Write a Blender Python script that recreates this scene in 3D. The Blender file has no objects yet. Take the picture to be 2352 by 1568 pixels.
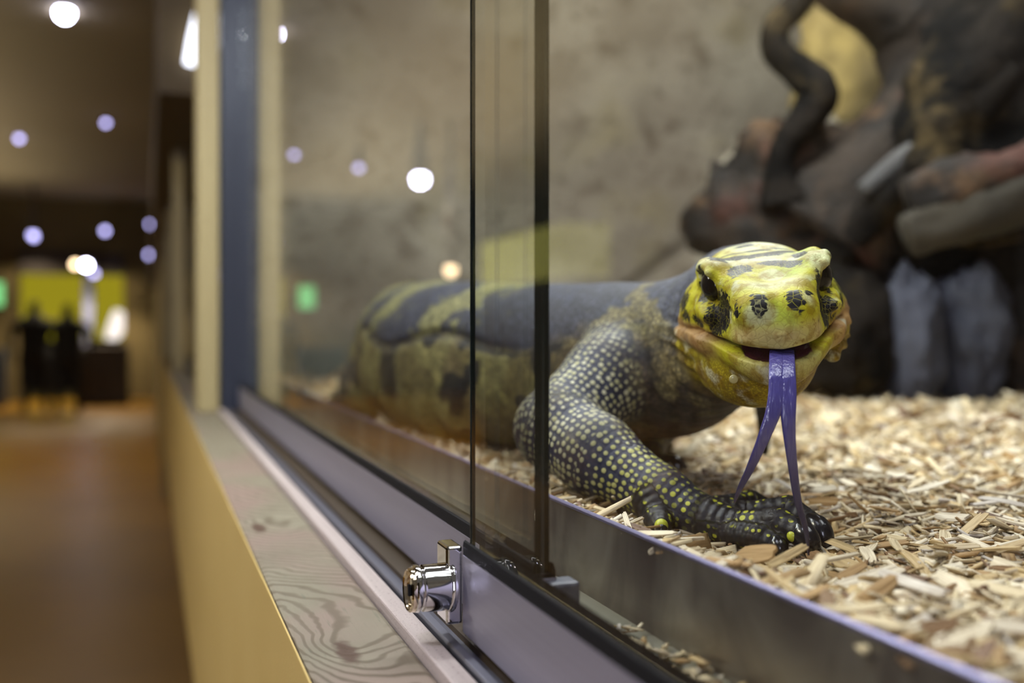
import bpy, math, random
import numpy as np
from mathutils import Vector, Matrix
SC = bpy.context.scene
COL = SC.collection
rng = np.random.default_rng(7)
random.seed(7)

# ---------------------------------------------------------------- camera
ZC = 0.95                      # camera height above the corridor floor
TH = math.atan(836 / 2287)     # camera turned towards the terrarium, away from the glass line
cd = bpy.data.cameras.new('camera'); cam = bpy.data.objects.new('camera', cd); COL.objects.link(cam)
cam.location = (0, 0, ZC); cam.rotation_euler = (math.pi / 2, 0, -TH)
cd.lens = 35; cd.sensor_width = 36; cd.clip_start = 0.01; cd.clip_end = 100
cd.shift_y = -34 / 2352
cd.dof.use_dof = True; cd.dof.focus_distance = 0.402; cd.dof.aperture_fstop = 5.2
SC.camera = cam
SC.view_settings.view_transform = 'Standard'; SC.view_settings.look = 'None'
SC.view_settings.exposure = 0.0; SC.view_settings.gamma = 1
SC.view_settings.use_curve_mapping = False
SC.cycles.use_denoising = True
SC.cycles.use_adaptive_sampling = True; SC.cycles.adaptive_threshold = 0.08; SC.cycles.adaptive_min_samples = 14
SC.cycles.max_bounces = 6; SC.cycles.transparent_max_bounces = 12; SC.cycles.glossy_bounces = 4
SC.cycles.diffuse_bounces = 2; SC.cycles.transmission_bounces = 6
SC.cycles.caustics_reflective = False; SC.cycles.caustics_refractive = False
SC.cycles.sample_clamp_indirect = 4

# ---------------------------------------------------------------- world and large lights
w = bpy.data.worlds.new('world'); SC.world = w; w.use_nodes = True
w.node_tree.nodes['Background'].inputs[0].default_value = (1.0, 0.92, 0.82, 1)
w.node_tree.nodes['Background'].inputs[1].default_value = 0.09

def area(name, loc, aim, size, power, col, sy=None):
    l = bpy.data.lights.new(name, 'AREA'); l.energy = power; l.color = col; l.size = size
    if sy: l.shape = 'RECTANGLE'; l.size_y = sy
    o = bpy.data.objects.new(name, l); COL.objects.link(o); o.location = loc
    o.rotation_euler = (math.pi, 0, 0) if aim[2] > loc[2] else (Vector(aim) - Vector(loc)).to_track_quat('-Z', 'Y').to_euler()
    return o
# two lamps in the terrarium lid, one fitting above the visitors' side, added unseen fills for flank, ceiling and panel
area('terrarium_lid_lamp', (0.36, 0.22, ZC + 0.75), (0.30, 0.45, ZC), 0.40, 3.4, (0.93, 0.95, 1.0))
area('flank_fill', (0.155, 0.85, ZC + 0.60), (0.20, 0.85, ZC), 0.05, 13.5, (0.93, 0.97, 1.0), 1.2)  # added unseen strip that brightens the lizard's flank
area('terrarium_rear_lid_lamp', (0.75, 1.05, ZC + 0.95), (0.60, 1.2, ZC), 0.35, 5.5, (1.0, 0.98, 0.94))
area('corridor_ceiling_lamp', (-0.55, 0.35, ZC + 1.5), (0.1, 0.5, ZC), 0.25, 13, (0.78, 0.78, 1.0))
area('corridor_behind_lamp', (-0.95, -1.15, ZC + 0.30), (0.2, 0.45, ZC - 0.02), 0.16, 15, (0.76, 0.75, 1.0), 1.1)
area('ceiling_fill', (-2.0, 8.0, ZC + 0.95), (-2.0, 8.0, ZC + 2.6), 1.6, 75, (1.0, 0.88, 0.66), 9)  # added unseen light thrown up to brighten the corridor ceiling
area('panel_fill', (-1.7, 1.2, ZC + 1.45), (0.05, 0.9, ZC - .2), 0.4, 26, (1.0, 0.90, 0.72))  # added unseen light aimed to brighten the cream panel

# ---------------------------------------------------------------- node helper
class N:
    """tiny wrapper: material sockets as expressions"""
    nt = None
    def __init__(s, sock): s.s = sock
    @classmethod
    def math(c, op, *a, clamp=False):
        n = c.nt.nodes.new('ShaderNodeMath'); n.operation = op; n.use_clamp = clamp
        for i, v in enumerate(a): c.put(v, n.inputs[i])
        return N(n.outputs[0])
    @classmethod
    def put(c, v, inp):
        if isinstance(v, N): c.nt.links.new(v.s, inp)
        elif v is not None:
            if isinstance(v, (tuple, list)) and len(v) == 3 and inp.type == 'RGBA': v = (*v, 1)
            inp.default_value = v
    def __add__(s, o): return N.math('ADD', s, o)
    __radd__ = __add__
    def __sub__(s, o): return N.math('SUBTRACT', s, o)
    def __rsub__(s, o): return N.math('SUBTRACT', o, s)
    def __mul__(s, o): return N.math('MULTIPLY', s, o)
    __rmul__ = __mul__
    def __truediv__(s, o): return N.math('DIVIDE', s, o)
    def step(s, a, b):
        n = N.nt.nodes.new('ShaderNodeMapRange'); n.interpolation_type = 'SMOOTHSTEP'
        N.put(s, n.inputs[0]); n.inputs[1].default_value = a; n.inputs[2].default_value = b
        return N(n.outputs[0])
def node(t, outs=0, **kw):
    n = N.nt.nodes.new(t)
    for k, v in kw.items():
        if k.startswith('_'): setattr(n, k[1:], v)
        else: N.put(v, n.inputs[k.replace('~', ' ')])
    return N(n.outputs[outs])
def mixc(f, a, b, mode='MIX'):
    n = N.nt.nodes.new('ShaderNodeMix'); n.data_type = 'RGBA'; n.blend_type = mode
    N.put(f, n.inputs[0]); N.put(a, n.inputs[6]); N.put(b, n.inputs[7]); return N(n.outputs[2])
def attr(name, out='Vector'):
    n = N.nt.nodes.new('ShaderNodeAttribute'); n.attribute_name = name; return N(n.outputs[out])
def objco(): return N(N.nt.nodes.new('ShaderNodeTexCoord').outputs['Object'])
def vscale(v, s):
    n = N.nt.nodes.new('ShaderNodeMapping'); N.put(v, n.inputs[0]); n.inputs['Scale'].default_value = s; return N(n.outputs[0])
def noise(v, sc, det=3, rough=.5, dist=0): return node('ShaderNodeTexNoise', 0, Vector=v, Scale=sc, Detail=det, Roughness=rough, Distortion=dist)
def noisec(v, sc, det=3): return node('ShaderNodeTexNoise', 1, Vector=v, Scale=sc, Detail=det)
def voro(v, sc, feat='F1', rnd=1.0, dim='3D', outs='Distance'):
    n = N.nt.nodes.new('ShaderNodeTexVoronoi'); n.feature = feat; n.voronoi_dimensions = dim
    N.put(v, n.inputs['Vector']); n.inputs['Scale'].default_value = sc; n.inputs['Randomness'].default_value = rnd
    return N(n.outputs[outs])
def bump(h, strength=.5, dist=.001, normal=None):
    n = N.nt.nodes.new('ShaderNodeBump'); N.put(h, n.inputs['Height']); N.put(strength, n.inputs['Strength']); n.inputs['Distance'].default_value = dist
    if normal: N.put(normal, n.inputs['Normal'])
    return N(n.outputs[0])
def xyz(v):
    n = N.nt.nodes.new('ShaderNodeSeparateXYZ'); N.put(v, n.inputs[0]); return [N(o) for o in n.outputs]
def comb(x, y, z):
    n = N.nt.nodes.new('ShaderNodeCombineXYZ'); N.put(x, n.inputs[0]); N.put(y, n.inputs[1]); N.put(z, n.inputs[2]); return N(n.outputs[0])
def L(r, g, b): return tuple(((c / 255 + .055) / 1.055) ** 2.4 if c > 10 else c / 255 / 12.92 for c in (r, g, b))
def mat(name, fn=None, col=(.5, .5, .5), rough=.5, metal=0, spec=.5, emit=None, es=0, coat=0):
    m = bpy.data.materials.new(name); m.use_nodes = True; N.nt = m.node_tree
    b = m.node_tree.nodes['Principled BSDF']
    b.inputs['Base Color'].default_value = (*col, 1); b.inputs['Roughness'].default_value = rough
    b.inputs['Metallic'].default_value = metal; b.inputs['Specular IOR Level'].default_value = spec
    b.inputs['Coat Weight'].default_value = coat
    if emit: b.inputs['Emission Color'].default_value = (*emit, 1); b.inputs['Emission Strength'].default_value = es
    if fn:
        d = fn()
        for k, v in d.items(): N.put(v, b.inputs[k])
    return m

# ---------------------------------------------------------------- object helpers
def tag(o, label=None, cat=None, group=None, kind=None):
    if label: o['label'] = label
    if cat: o['category'] = cat
    if group: o['group'] = group
    if kind: o['kind'] = kind
    return o
def empty(name, loc, rz=0):
    o = bpy.data.objects.new(name, None); o.empty_display_size = .05; o.location = loc; o.rotation_euler = (0, 0, rz); COL.objects.link(o)
    return o
def mesh_obj(name, V, F, m, parent=None, smooth=False, loc=None):
    me = bpy.data.meshes.new(name)
    if isinstance(F, np.ndarray):
        V = np.asarray(V, np.float32); nv, nf, k = len(V), len(F), F.shape[1]
        me.vertices.add(nv); me.vertices.foreach_set('co', V.ravel())
        me.loops.add(nf * k); me.loops.foreach_set('vertex_index', F.astype(np.int32).ravel())
        me.polygons.add(nf); me.polygons.foreach_set('loop_start', np.arange(0, nf * k, k, dtype=np.int32))
        me.update(calc_edges=True)
    else:
        me.from_pydata([tuple(v) for v in V], [], [tuple(f) for f in F]); me.update()
    if smooth: me.polygons.foreach_set('use_smooth', np.ones(len(me.polygons), bool))
    for mm in (m if isinstance(m, list) else [m]): me.materials.append(mm)
    o = bpy.data.objects.new(name, me); COL.objects.link(o)
    if loc is not None: o.location = loc
    if parent:
        o.parent = parent
        if loc is None: o.location = (-parent.location.x, -parent.location.y, -parent.location.z)   # V given in world metres
    return o
class MB:
    def __init__(s): s.v = []; s.f = []
    def box(s, x0, x1, y0, y1, z0, z1):
        n = len(s.v); s.v += [(x, y, z) for z in (z0, z1) for y in (y0, y1) for x in (x0, x1)]
        s.f += [tuple(n + i for i in q) for q in ((0, 2, 3, 1), (4, 5, 7, 6), (0, 1, 5, 4), (2, 6, 7, 3), (0, 4, 6, 2), (1, 3, 7, 5))]
        return s
    def prism(s, prof, y0, y1):                      # profile in x,z extruded along y
        n = len(s.v); k = len(prof)
        s.v += [(x, y0, z) for x, z in prof] + [(x, y1, z) for x, z in prof]
        s.f += [tuple(range(n, n + k)), tuple(range(n + 2 * k - 1, n + k - 1, -1))]
        s.f += [(n + i, n + k + i, n + k + (i + 1) % k, n + (i + 1) % k) for i in range(k)]
        return s
    def lathe(s, prof, c, ax, seg=40):               # profile (distance along axis, radius)
        c = Vector(c); ax = Vector(ax).normalized(); u = ax.orthogonal().normalized(); v = ax.cross(u); n = len(s.v)
        for a, r in prof:
            for i in range(seg):
                t = 2 * math.pi * i / seg; s.v.append(tuple(c + ax * a + (u * math.cos(t) + v * math.sin(t)) * r))
        for j in range(len(prof) - 1):
            for i in range(seg):
                s.f.append((n + j * seg + i, n + j * seg + (i + 1) % seg, n + (j + 1) * seg + (i + 1) % seg, n + (j + 1) * seg + i))
        s.f.append(tuple(n + i for i in range(seg))[::-1]); s.f.append(tuple(n + (len(prof) - 1) * seg + i for i in range(seg)))
        return s
    def build(s, name, m, parent=None, bevel=0, smooth=False, seg=2):
        o = mesh_obj(name, s.v, s.f, m, parent, smooth)
        if bevel:
            b = o.modifiers.new('bevel', 'BEVEL'); b.width = bevel; b.segments = seg; b.limit_method = 'ANGLE'
        if smooth:
            for e in o.data.edges: pass
            o.data.shade_smooth() if hasattr(o.data, 'shade_smooth') else None
            try: o.data.set_sharp_from_angle(angle=math.radians(35))
            except Exception: pass
        return o
def tube(pts, rad, seg=12, jitter=0, squash=1.0, cap=True, sub=6):
    """smooth tapering tube through points (Catmull-Rom); returns V, F arrays"""
    P = catmull(np.array(pts, float), sub); R = catmull(np.array(rad, float)[:, None], sub)[:, 0]
    V = []; T = np.gradient(P, axis=0); T /= np.linalg.norm(T, axis=1)[:, None] + 1e-12
    u = np.cross(T[0], [0.3, 0.9, 0.2]); u /= np.linalg.norm(u)
    for i in range(len(P)):
        u = u - T[i] * np.dot(u, T[i]); u /= np.linalg.norm(u); v = np.cross(T[i], u)
        for k in range(seg):
            a = 2 * math.pi * k / seg
            j = 1 + jitter * (math.sin(3 * a + i * .35) * .5 + math.sin(5 * a - i * .23) * .3 + random.uniform(-.35, .35))
            V.append(P[i] + (u * math.cos(a) + v * math.sin(a) * squash) * R[i] * j)
    F = [(i * seg + k, i * seg + (k + 1) % seg, (i + 1) * seg + (k + 1) % seg, (i + 1) * seg + k) for i in range(len(P) - 1) for k in range(seg)]
    if cap:
        n = len(V); V.append(P[0]); V.append(P[-1]); b = (len(P) - 1) * seg
        F += [(n, (k + 1) % seg, k, k) for k in range(seg)] + [(n + 1, b + k, b + (k + 1) % seg, b + (k + 1) % seg) for k in range(seg)]
        F = [f if f[2] != f[3] else f[:3] for f in F]
    return V, F
def catmull(P, sub):
    Q = np.vstack([2 * P[0] - P[1], P, 2 * P[-1] - P[-2]]); out = []
    for i in range(1, len(Q) - 2):
        for t in np.arange(sub) / sub:
            out.append(.5 * ((2 * Q[i]) + (Q[i + 1] - Q[i - 1]) * t + (2 * Q[i - 1] - 5 * Q[i] + 4 * Q[i + 1] - Q[i + 2]) * t * t + (3 * Q[i] - Q[i - 1] - 3 * Q[i + 1] + Q[i + 2]) * t ** 3))
    out.append(P[-1]); return np.array(out)
def at(px, py, d):
    """world point seen at photo pixel px,py at distance d along the lens axis"""
    X = (px - 340) * d / 2435; Y = (d - X * math.sin(TH)) / math.cos(TH)
    return np.array([X, Y, ZC - (py - 750) * d / 2287])

# ---------------------------------------------------------------- implicit surfaces
def smin(a, b, k):
    h = np.clip(.5 + .5 * (b - a) / k, 0, 1); return b + (a - b) * h - k * h * (1 - h)
def smax(a, b, k): return -smin(-a, -b, k)
def rcone(P, a, b, ra, rb):
    a = np.asarray(a, float); b = np.asarray(b, float); ab = b - a
    t = np.clip(((P - a) @ ab) / (ab @ ab), 0, 1)
    return np.linalg.norm(P - a - t[:, None] * ab, axis=1) - (ra + (rb - ra) * t)
def ell(P, c, r):
    q = (P - np.asarray(c)) / np.asarray(r); k0 = np.linalg.norm(q, axis=1); k1 = np.linalg.norm(q / np.asarray(r), axis=1)
    return k0 * (k0 - 1) / np.maximum(k1, 1e-9)
def surface_nets(f, lo, hi, h, blk=8):
    lo = np.array(lo, float); n = (np.ceil((np.array(hi) - lo) / h / blk).astype(int)) * blk
    nb = n // blk
    ci = np.stack(np.meshgrid(*[np.arange(k) for k in nb], indexing='ij'), -1).reshape(-1, 3)
    cv = f(lo + (ci * blk + blk / 2) * h)
    v = np.empty(n + 1, np.float32); near = np.abs(cv) < blk * h * 1.25
    big = np.where(cv < 0, -1, 1).reshape(nb)
    v[:-1, :-1, :-1] = np.repeat(np.repeat(np.repeat(big, blk, 0), blk, 1), blk, 2); v[-1] = 1; v[:, -1] = 1; v[:, :, -1] = 1
    off = np.stack(np.meshgrid(*[np.arange(blk + 1)] * 3, indexing='ij'), -1).reshape(-1, 3)
    nz = ci[near]
    for s in range(0, len(nz), 500):
        g = (nz[s:s + 500, None, :] * blk + off[None]).reshape(-1, 3)
        v[g[:, 0], g[:, 1], g[:, 2]] = f(lo + g * h)
    S = v < 0
    c = np.zeros(n, np.int8)
    for i in (0, 1):
        for j in (0, 1):
            for k in (0, 1): c += S[i:n[0] + i, j:n[1] + j, k:n[2] + k]
    m = (c > 0) & (c < 8); I = np.argwhere(m); idx = np.full(n, -1, np.int32); idx[m] = np.arange(len(I))
    acc = np.zeros((len(I), 3)); cnt = np.zeros(len(I))
    for ax in range(3):
        o = [a for a in range(3) if a != ax]
        for p in (0, 1):
            for q in (0, 1):
                A = I.copy(); A[:, o[0]] += p; A[:, o[1]] += q; B = A.copy(); B[:, ax] += 1
                va = v[A[:, 0], A[:, 1], A[:, 2]]; vb = v[B[:, 0], B[:, 1], B[:, 2]]; x = (va < 0) != (vb < 0)
                t = np.where(x, va / np.where(x, va - vb, 1), 0); pt = A.astype(float); pt[:, ax] += t
                acc[x] += pt[x]; cnt += x
    V = lo + (acc / cnt[:, None]) * h; F = []
    for ax in range(3):
        o = [(ax + 1) % 3, (ax + 2) % 3]
        sl0 = [slice(1, -1)] * 3; sl1 = [slice(1, -1)] * 3; sl0[ax] = slice(0, -1); sl1[ax] = slice(1, None)
        a = S[tuple(sl0)]; b = S[tuple(sl1)]; X = np.argwhere(a != b); st = a[a != b]
        G = X.copy(); G[:, o[0]] += 1; G[:, o[1]] += 1
        def cell(p, q):
            C = G.copy(); C[:, o[0]] -= p; C[:, o[1]] -= q; return idx[C[:, 0], C[:, 1], C[:, 2]]
        Q = np.stack([cell(1, 1), cell(0, 1), cell(0, 0), cell(1, 0)], 1)
        Q[~st] = Q[~st][:, ::-1]; F.append(Q)
    F = np.vstack(F); F = F[(F >= 0).all(1)]
    return V, F
def table(xs, ys, n=400):
    X = np.linspace(xs[0], xs[-1], n); P = catmull(np.stack([np.array(xs, float), np.array(ys, float)], 1), 24)
    o = np.interp(X, P[:, 0], P[:, 1]); return lambda t: np.interp(t, X, o)
def vnoise(P, sc, seed=0):
    """cheap smooth value noise for numpy points"""
    Q = P * sc; I = np.floor(Q).astype(np.int64); Fr = Q - I; Fr = Fr * Fr * (3 - 2 * Fr); o = 0
    for dx in (0, 1):
        for dy in (0, 1):
            for dz in (0, 1):
                hsh = ((I[:, 0] + dx) * 73856093) ^ ((I[:, 1] + dy) * 19349663) ^ ((I[:, 2] + dz) * 83492791) ^ (seed * 2654435)
                hsh = (hsh * 1103515245 + 12345) & 0x7fffffff
                r = ((hsh >> 8) & 0xffff) / 65535.
                o = o + r * np.where(dx, Fr[:, 0], 1 - Fr[:, 0]) * np.where(dy, Fr[:, 1], 1 - Fr[:, 1]) * np.where(dz, Fr[:, 2], 1 - Fr[:, 2])
    return o * 2 - 1
# ================================================================ materials
def m_alu(c, r=.38):
    def f():
        p = vscale(objco(), (30, 3, 900)); n = noise(p, 1, 4)
        return {'Base Color': mixc(n, [x * .82 for x in c], [x * 1.12 for x in c]), 'Roughness': n * .12 + r - .06, 'Normal': bump(noise(objco(), 900, 2), .05, .0003)}
    return f
M = {}
M['alu'] = mat('anodised_aluminium', m_alu(L(150, 147, 160)), metal=.6)
M['steel'] = mat('brushed_steel', lambda: {'Base Color': mixc(noise(vscale(objco(), (8, 8, 60)), 1, 5) * .5, mixc(noise(vscale(objco(), (10, 14, 9)), 1, 4, .6, .8).step(.35, .68), L(70, 66, 68), L(172, 166, 152)), L(130, 124, 118)), 'Roughness': noise(vscale(objco(), (20, 20, 900)), 1, 3) * .16 + .24, 'Normal': bump(noise(vscale(objco(), (40, 40, 1500)), 1, 3), .12, .0004)}, metal=.8)
M['rail'] = mat('mill_aluminium_rail', m_alu(L(120, 120, 130), .45), metal=.8)
M['chrome'] = mat('polished_chrome', col=(.82, .80, .80), rough=.06, metal=1)
M['brasschrome'] = mat('warm_polished_metal', col=(.80, .68, .52), rough=.10, metal=1)
M['black'] = mat('black_rubber_gasket', lambda: {'Normal': bump(noise(objco(), 1500, 2), .15, .0002)}, col=(.006, .006, .007), rough=.6, spec=.15)
M['greyplastic'] = mat('grey_plastic', col=L(96, 100, 112), rough=.45)
M['glassedge'] = mat('dark_glass_edge', lambda: {'Base Color': mixc(noise(vscale(objco(), (1500, 1500, 8)), 1, 3).step(.55, .72), (.003, .008, .007), (.05, .065, .06))}, rough=.25, spec=.3)
M['glassline'] = mat('seamed_glass_edge', lambda: {'Base Color': mixc(noise(vscale(objco(), (3000, 3000, 5)), 1, 2).step(.35, .6), (.02, .022, .02), L(150, 150, 130))}, rough=.25, spec=.5)
def make_glass(name, tint, haze=0.0):
    m = bpy.data.materials.new(name); m.use_nodes = True; nt = m.node_tree; N.nt = nt
    for n in list(nt.nodes): nt.nodes.remove(n)
    g = nt.nodes.new('ShaderNodeNewGeometry'); ior = N.math('SUBTRACT', 1.48, N.math('MULTIPLY', N(g.outputs['Backfacing']), 1.48 - 1 / 1.48))
    fr = nt.nodes.new('ShaderNodeFresnel'); N.put(ior, fr.inputs[0])
    tr = nt.nodes.new('ShaderNodeBsdfTransparent'); tr.inputs[0].default_value = (*tint, 1)
    gl = nt.nodes.new('ShaderNodeBsdfGlossy'); gl.inputs['Roughness'].default_value = 0.0; gl.inputs[0].default_value = (1, 1, 1, 1)
    mx = nt.nodes.new('ShaderNodeMixShader'); nt.links.new(fr.outputs[0], mx.inputs[0]); nt.links.new(tr.outputs[0], mx.inputs[1]); nt.links.new(gl.outputs[0], mx.inputs[2])
    out = nt.nodes.new('ShaderNodeOutputMaterial')
    last = mx
    if haze:                                      # thin pale vertical streaks over the pane
        sx = xyz(objco()); st = noise(comb(sx[1] * 900, 0.0, sx[2] * 3), 1, 2).step(.56, .74) * haze
        df = nt.nodes.new('ShaderNodeBsdfDiffuse'); df.inputs[0].default_value = (.7, .7, .62, 1)
        m2 = nt.nodes.new('ShaderNodeMixShader'); N.put(st, m2.inputs[0]); nt.links.new(mx.outputs[0], m2.inputs[1]); nt.links.new(df.outputs[0], m2.inputs[2]); last = m2
    nt.links.new(last.outputs[0], out.inputs[0])
    return m
M['glass'] = make_glass('sliding_door_glass', (.985, .995, .985))
M['glass_f'] = make_glass('front_sliding_door_glass', (.985, .995, .98), haze=.035)

def f_timber():
    x, y, z = xyz(objco())                        # sill runs along y; figure = rings bent round knots
    n = noise(objco(), 14, 2)
    f = x * 95 + y * 22 + N.math('MAXIMUM', y - .365, 0.0) * 48 + n * 5.5 + noise(objco(), 45, 2) * 1.3
    for kx, ky, a, r in ((.070, .372, 3.4, .030), (.063, .62, 4.0, .05), (.085, .95, 4, .05), (.08, .16, 3, .03)):
        dx = (x - kx) * 1.6; dy = (y - ky) * .62
        d2 = dx * dx + dy * dy
        g = N.math('POWER', 2.718, d2 * (-1 / (r * r)))
        f = f + g * a
    s = N.math('SINE', f * 7.2) * .5 + .5
    s = s.step(.45, 1.0)
    kn = None
    for kx, ky in ((.070, .372), (.063, .62)):
        dx = (x - kx) * 2.6; dy = (y - ky) * .75; g = N.math('SQRT', dx * dx + dy * dy)
        k = (g + (noise(objco(), 220, 2) - .5) * .008).step(.014, .006); kn = k if kn is None else N.math('MAXIMUM', kn, k)
    base = mixc(noise(objco(), 30, 3), L(132, 125, 106), L(104, 98, 80))
    base = mixc(noise(objco(), 9, 3).step(.45, .7), base, L(128, 108, 98))
    c = mixc(s * (noise(objco(), 25, 2) * .6 + .35), base, L(78, 66, 48))
    c = mixc(noise(vscale(objco(), (700, 60, 700)), 1, 2).step(.62, .8) * .35, c, L(74, 82, 66))
    c = mixc(kn, c, L(72, 52, 38))
    return {'Base Color': c, 'Normal': bump(s * -.5 + noise(vscale(objco(), (600, 40, 600)), 1, 3) * .5, .35, .0008)}
M['timber'] = mat('weathered_timber', f_timber, rough=.62, spec=.3)
def f_strip():
    g = noise(vscale(objco(), (500, 14, 500)), 1, 4); p = noise(objco(), 1100, 2).step(.62, .72)
    c = mixc(g, L(150, 138, 132), L(184, 172, 166)); c = mixc(p * .5, c, L(80, 66, 60))
    return {'Base Color': c, 'Normal': bump(g - p, .4, .0005)}
M['strip'] = mat('planed_wood_strip', f_strip, rough=.5, spec=.4)
def f_post():
    c = mixc(noise(vscale(objco(), (90, 90, 5)), 1, 3), L(172, 158, 112), L(150, 134, 88))
    return {'Base Color': mixc(noise(objco(), 6, 2).step(.6, .75) * .4, c, L(120, 100, 66))}
M['post'] = mat('pale_pine_post', f_post, rough=.5)
M['cream'] = mat('cream_painted_panel', lambda: {'Base Color': mixc(noise(objco(), 12, 4), L(200, 176, 112), L(184, 158, 92)), 'Normal': bump(noise(objco(), 700, 3), .2, .0005)}, rough=.42)
M['kick'] = mat('dark_plinth', col=L(60, 48, 30), rough=.6)
M['lintel'] = mat('stained_header_board', lambda: {'Base Color': mixc(noise(vscale(objco(), (12, 2, 12)), 1, 3), L(92, 76, 40), L(58, 46, 22))}, rough=.6)
M['floorc'] = mat('polished_orange_floor', lambda: {'Base Color': mixc(noise(objco(), 1.6, 4), L(140, 102, 22), L(96, 64, 12)), 'Normal': bump(noise(objco(), 8, 3), .1, .002)}, rough=.36, spec=.35)
M['ceil'] = mat('warm_grey_ceiling', lambda: {'Base Color': mixc(noise(objco(), .8, 3), L(124, 114, 90), L(112, 100, 72))}, rough=.9)
M['wallc'] = mat('olive_corridor_wall', lambda: {'Base Color': mixc(noise(objco(), .9, 3), L(92, 78, 42), L(76, 64, 32))}, rough=.85)
M['darkwood'] = mat('dark_brown_wood', col=L(40, 28, 16), rough=.6)
def emis(n, c, s): return mat(n, col=(0, 0, 0), emit=c, es=s, rough=.6)
M['bulbw'] = emis('cool_white_lamp_glow', (.72, .72, 1.0), 55)
M['bulbd'] = emis('dim_violet_lamp_glow', (.55, .52, 1.0), 5.0)
M['bulbo'] = emis('warm_lamp_glow', (1.0, .72, .42), 9)
M['reflw'] = emis('white_reflection_glow', (.85, .88, 1.0), 3.5)
M['yellowlit'] = emis('glowing_yellow_hall_wall', L(200, 185, 40), .5)  # hall wall glows itself in place of light falling on it
M['yellowpanel'] = emis('lit_yellow_green_display', L(190, 184, 90), .75)
M['greensign'] = emis('green_exit_sign_glow', (.25, .85, .30), 1.0)
M['whitelit'] = emis('daylight_white_glow', (1, .90, .84), 1.3)
M['bluepost'] = mat('grey_blue_post', col=L(96, 100, 130), rough=.5)
M['silhouette'] = mat('silhouette_black', col=(.006, .006, .007), rough=.9)  # near-black puts the figures' backlit shade into the colour, heads included
M['skin'] = mat('person_skin', col=L(150, 105, 85), rough=.6)

def f_rock():
    p = objco(); n1 = noise(p, 3.0, 5); n2 = noise(p, 14, 5, .6); n3 = noise(p, 60, 3, .6)
    c = mixc(n1.step(.35, .7), L(124, 115, 100), L(166, 160, 142))
    c = mixc(n2.step(.52, .70) * .65, c, L(78, 66, 52))
    c = mixc(noise(p, 6, 3).step(.55, .75) * .55, c, L(120, 108, 70))
    c = mixc(n3.step(.55, .70) * .6, c, L(72, 62, 50))
    x, y, z = xyz(p)
    c = mixc((z - ZC).step(.03, -.06) * .75, c, L(84, 92, 84))        # grey-green towards the foot of the wall
    return {'Base Color': c, 'Normal': bump(n2 + n3 * .4, .6, .01)}
M['rock'] = mat('moulded_rock_backdrop', f_rock, rough=.9, spec=.15)
def f_yrock():
    p = objco(); c = mixc(noise(p, 9, 4).step(.35, .7), L(170, 150, 92), L(126, 112, 78))
    return {'Base Color': mixc(noise(p, 30, 4).step(.55, .75) * .5, c, L(80, 66, 40)), 'Normal': bump(noise(p, 24, 4), .5, .01)}
M['yrock'] = mat('ochre_rock', f_yrock, rough=.9, spec=.15)
M['moss'] = mat('mossy_ochre_root', lambda: {'Base Color': mixc(noise(objco(), 14, 4), L(58, 50, 32), L(30, 27, 21)), 'Normal': bump(noise(objco(), 40, 4), .6, .006)}, rough=.85)
def f_bark():
    p = objco(); n = noise(p, 16, 4); c = mixc(n.step(.35, .7), L(26, 22, 18), L(50, 41, 32))
    c = mixc(noise(p, 11, 4, .6).step(.50, .66) * .7, c, L(96, 72, 48)); c = mixc(noise(p, 8, 3).step(.55, .68) * .6, c, L(78, 44, 36))
    return {'Base Color': c, 'Normal': bump(noise(p, 60, 5), .8, .006)}
M['bark'] = mat('dark_driftwood_bark', f_bark, rough=.8, spec=.25)
M['bark2'] = mat('black_brown_driftwood', lambda: {'Base Color': mixc(noise(objco(), 12, 4).step(.4, .6), mixc(noise(objco(), 9, 4, .6).step(.5, .66), L(12, 11, 10), L(74, 62, 40)), L(30, 26, 22)), 'Normal': bump(noise(objco(), 50, 4), .8, .006)}, rough=.9, spec=.08)
M['greybark'] = mat('grey_bleached_branch', lambda: {'Base Color': mixc(noise(objco(), 20, 4), L(84, 84, 84), L(52, 48, 44))}, rough=.8)
M['bluestone'] = mat('blue_grey_stone', lambda: {'Base Color': mixc(noise(objco(), 14, 4), L(84, 87, 98), L(50, 50, 58)), 'Normal': bump(noise(objco(), 30, 3), .6, .006)}, rough=.8, spec=.2)
def f_chip():
    c = attr('Col', 'Color'); u = attr('cuv')
    g = noise(vscale(u, (1900, 90, 900)), 1, 3)
    c = mixc(g.step(.35, .7) * .45, c, mixc(1.0, c, L(150, 118, 78), 'MULTIPLY'))
    return {'Base Color': c, 'Normal': bump(g, .35, .0004)}
M['chip'] = mat('wood_shaving', f_chip, rough=.6, spec=.3)
M['bed'] = mat('bedding_underlayer', lambda: {'Base Color': mixc(voro(objco(), 160, outs='Color'), L(150, 122, 80), L(206, 190, 150)), 'Normal': bump(voro(objco(), 150), 1, .003)}, rough=.85)
M['ledge'] = mat('pale_grey_ledge', lambda: {'Base Color': mixc(noise(objco(), 40, 4), L(150, 148, 130), L(126, 122, 104))}, rough=.6)

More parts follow.
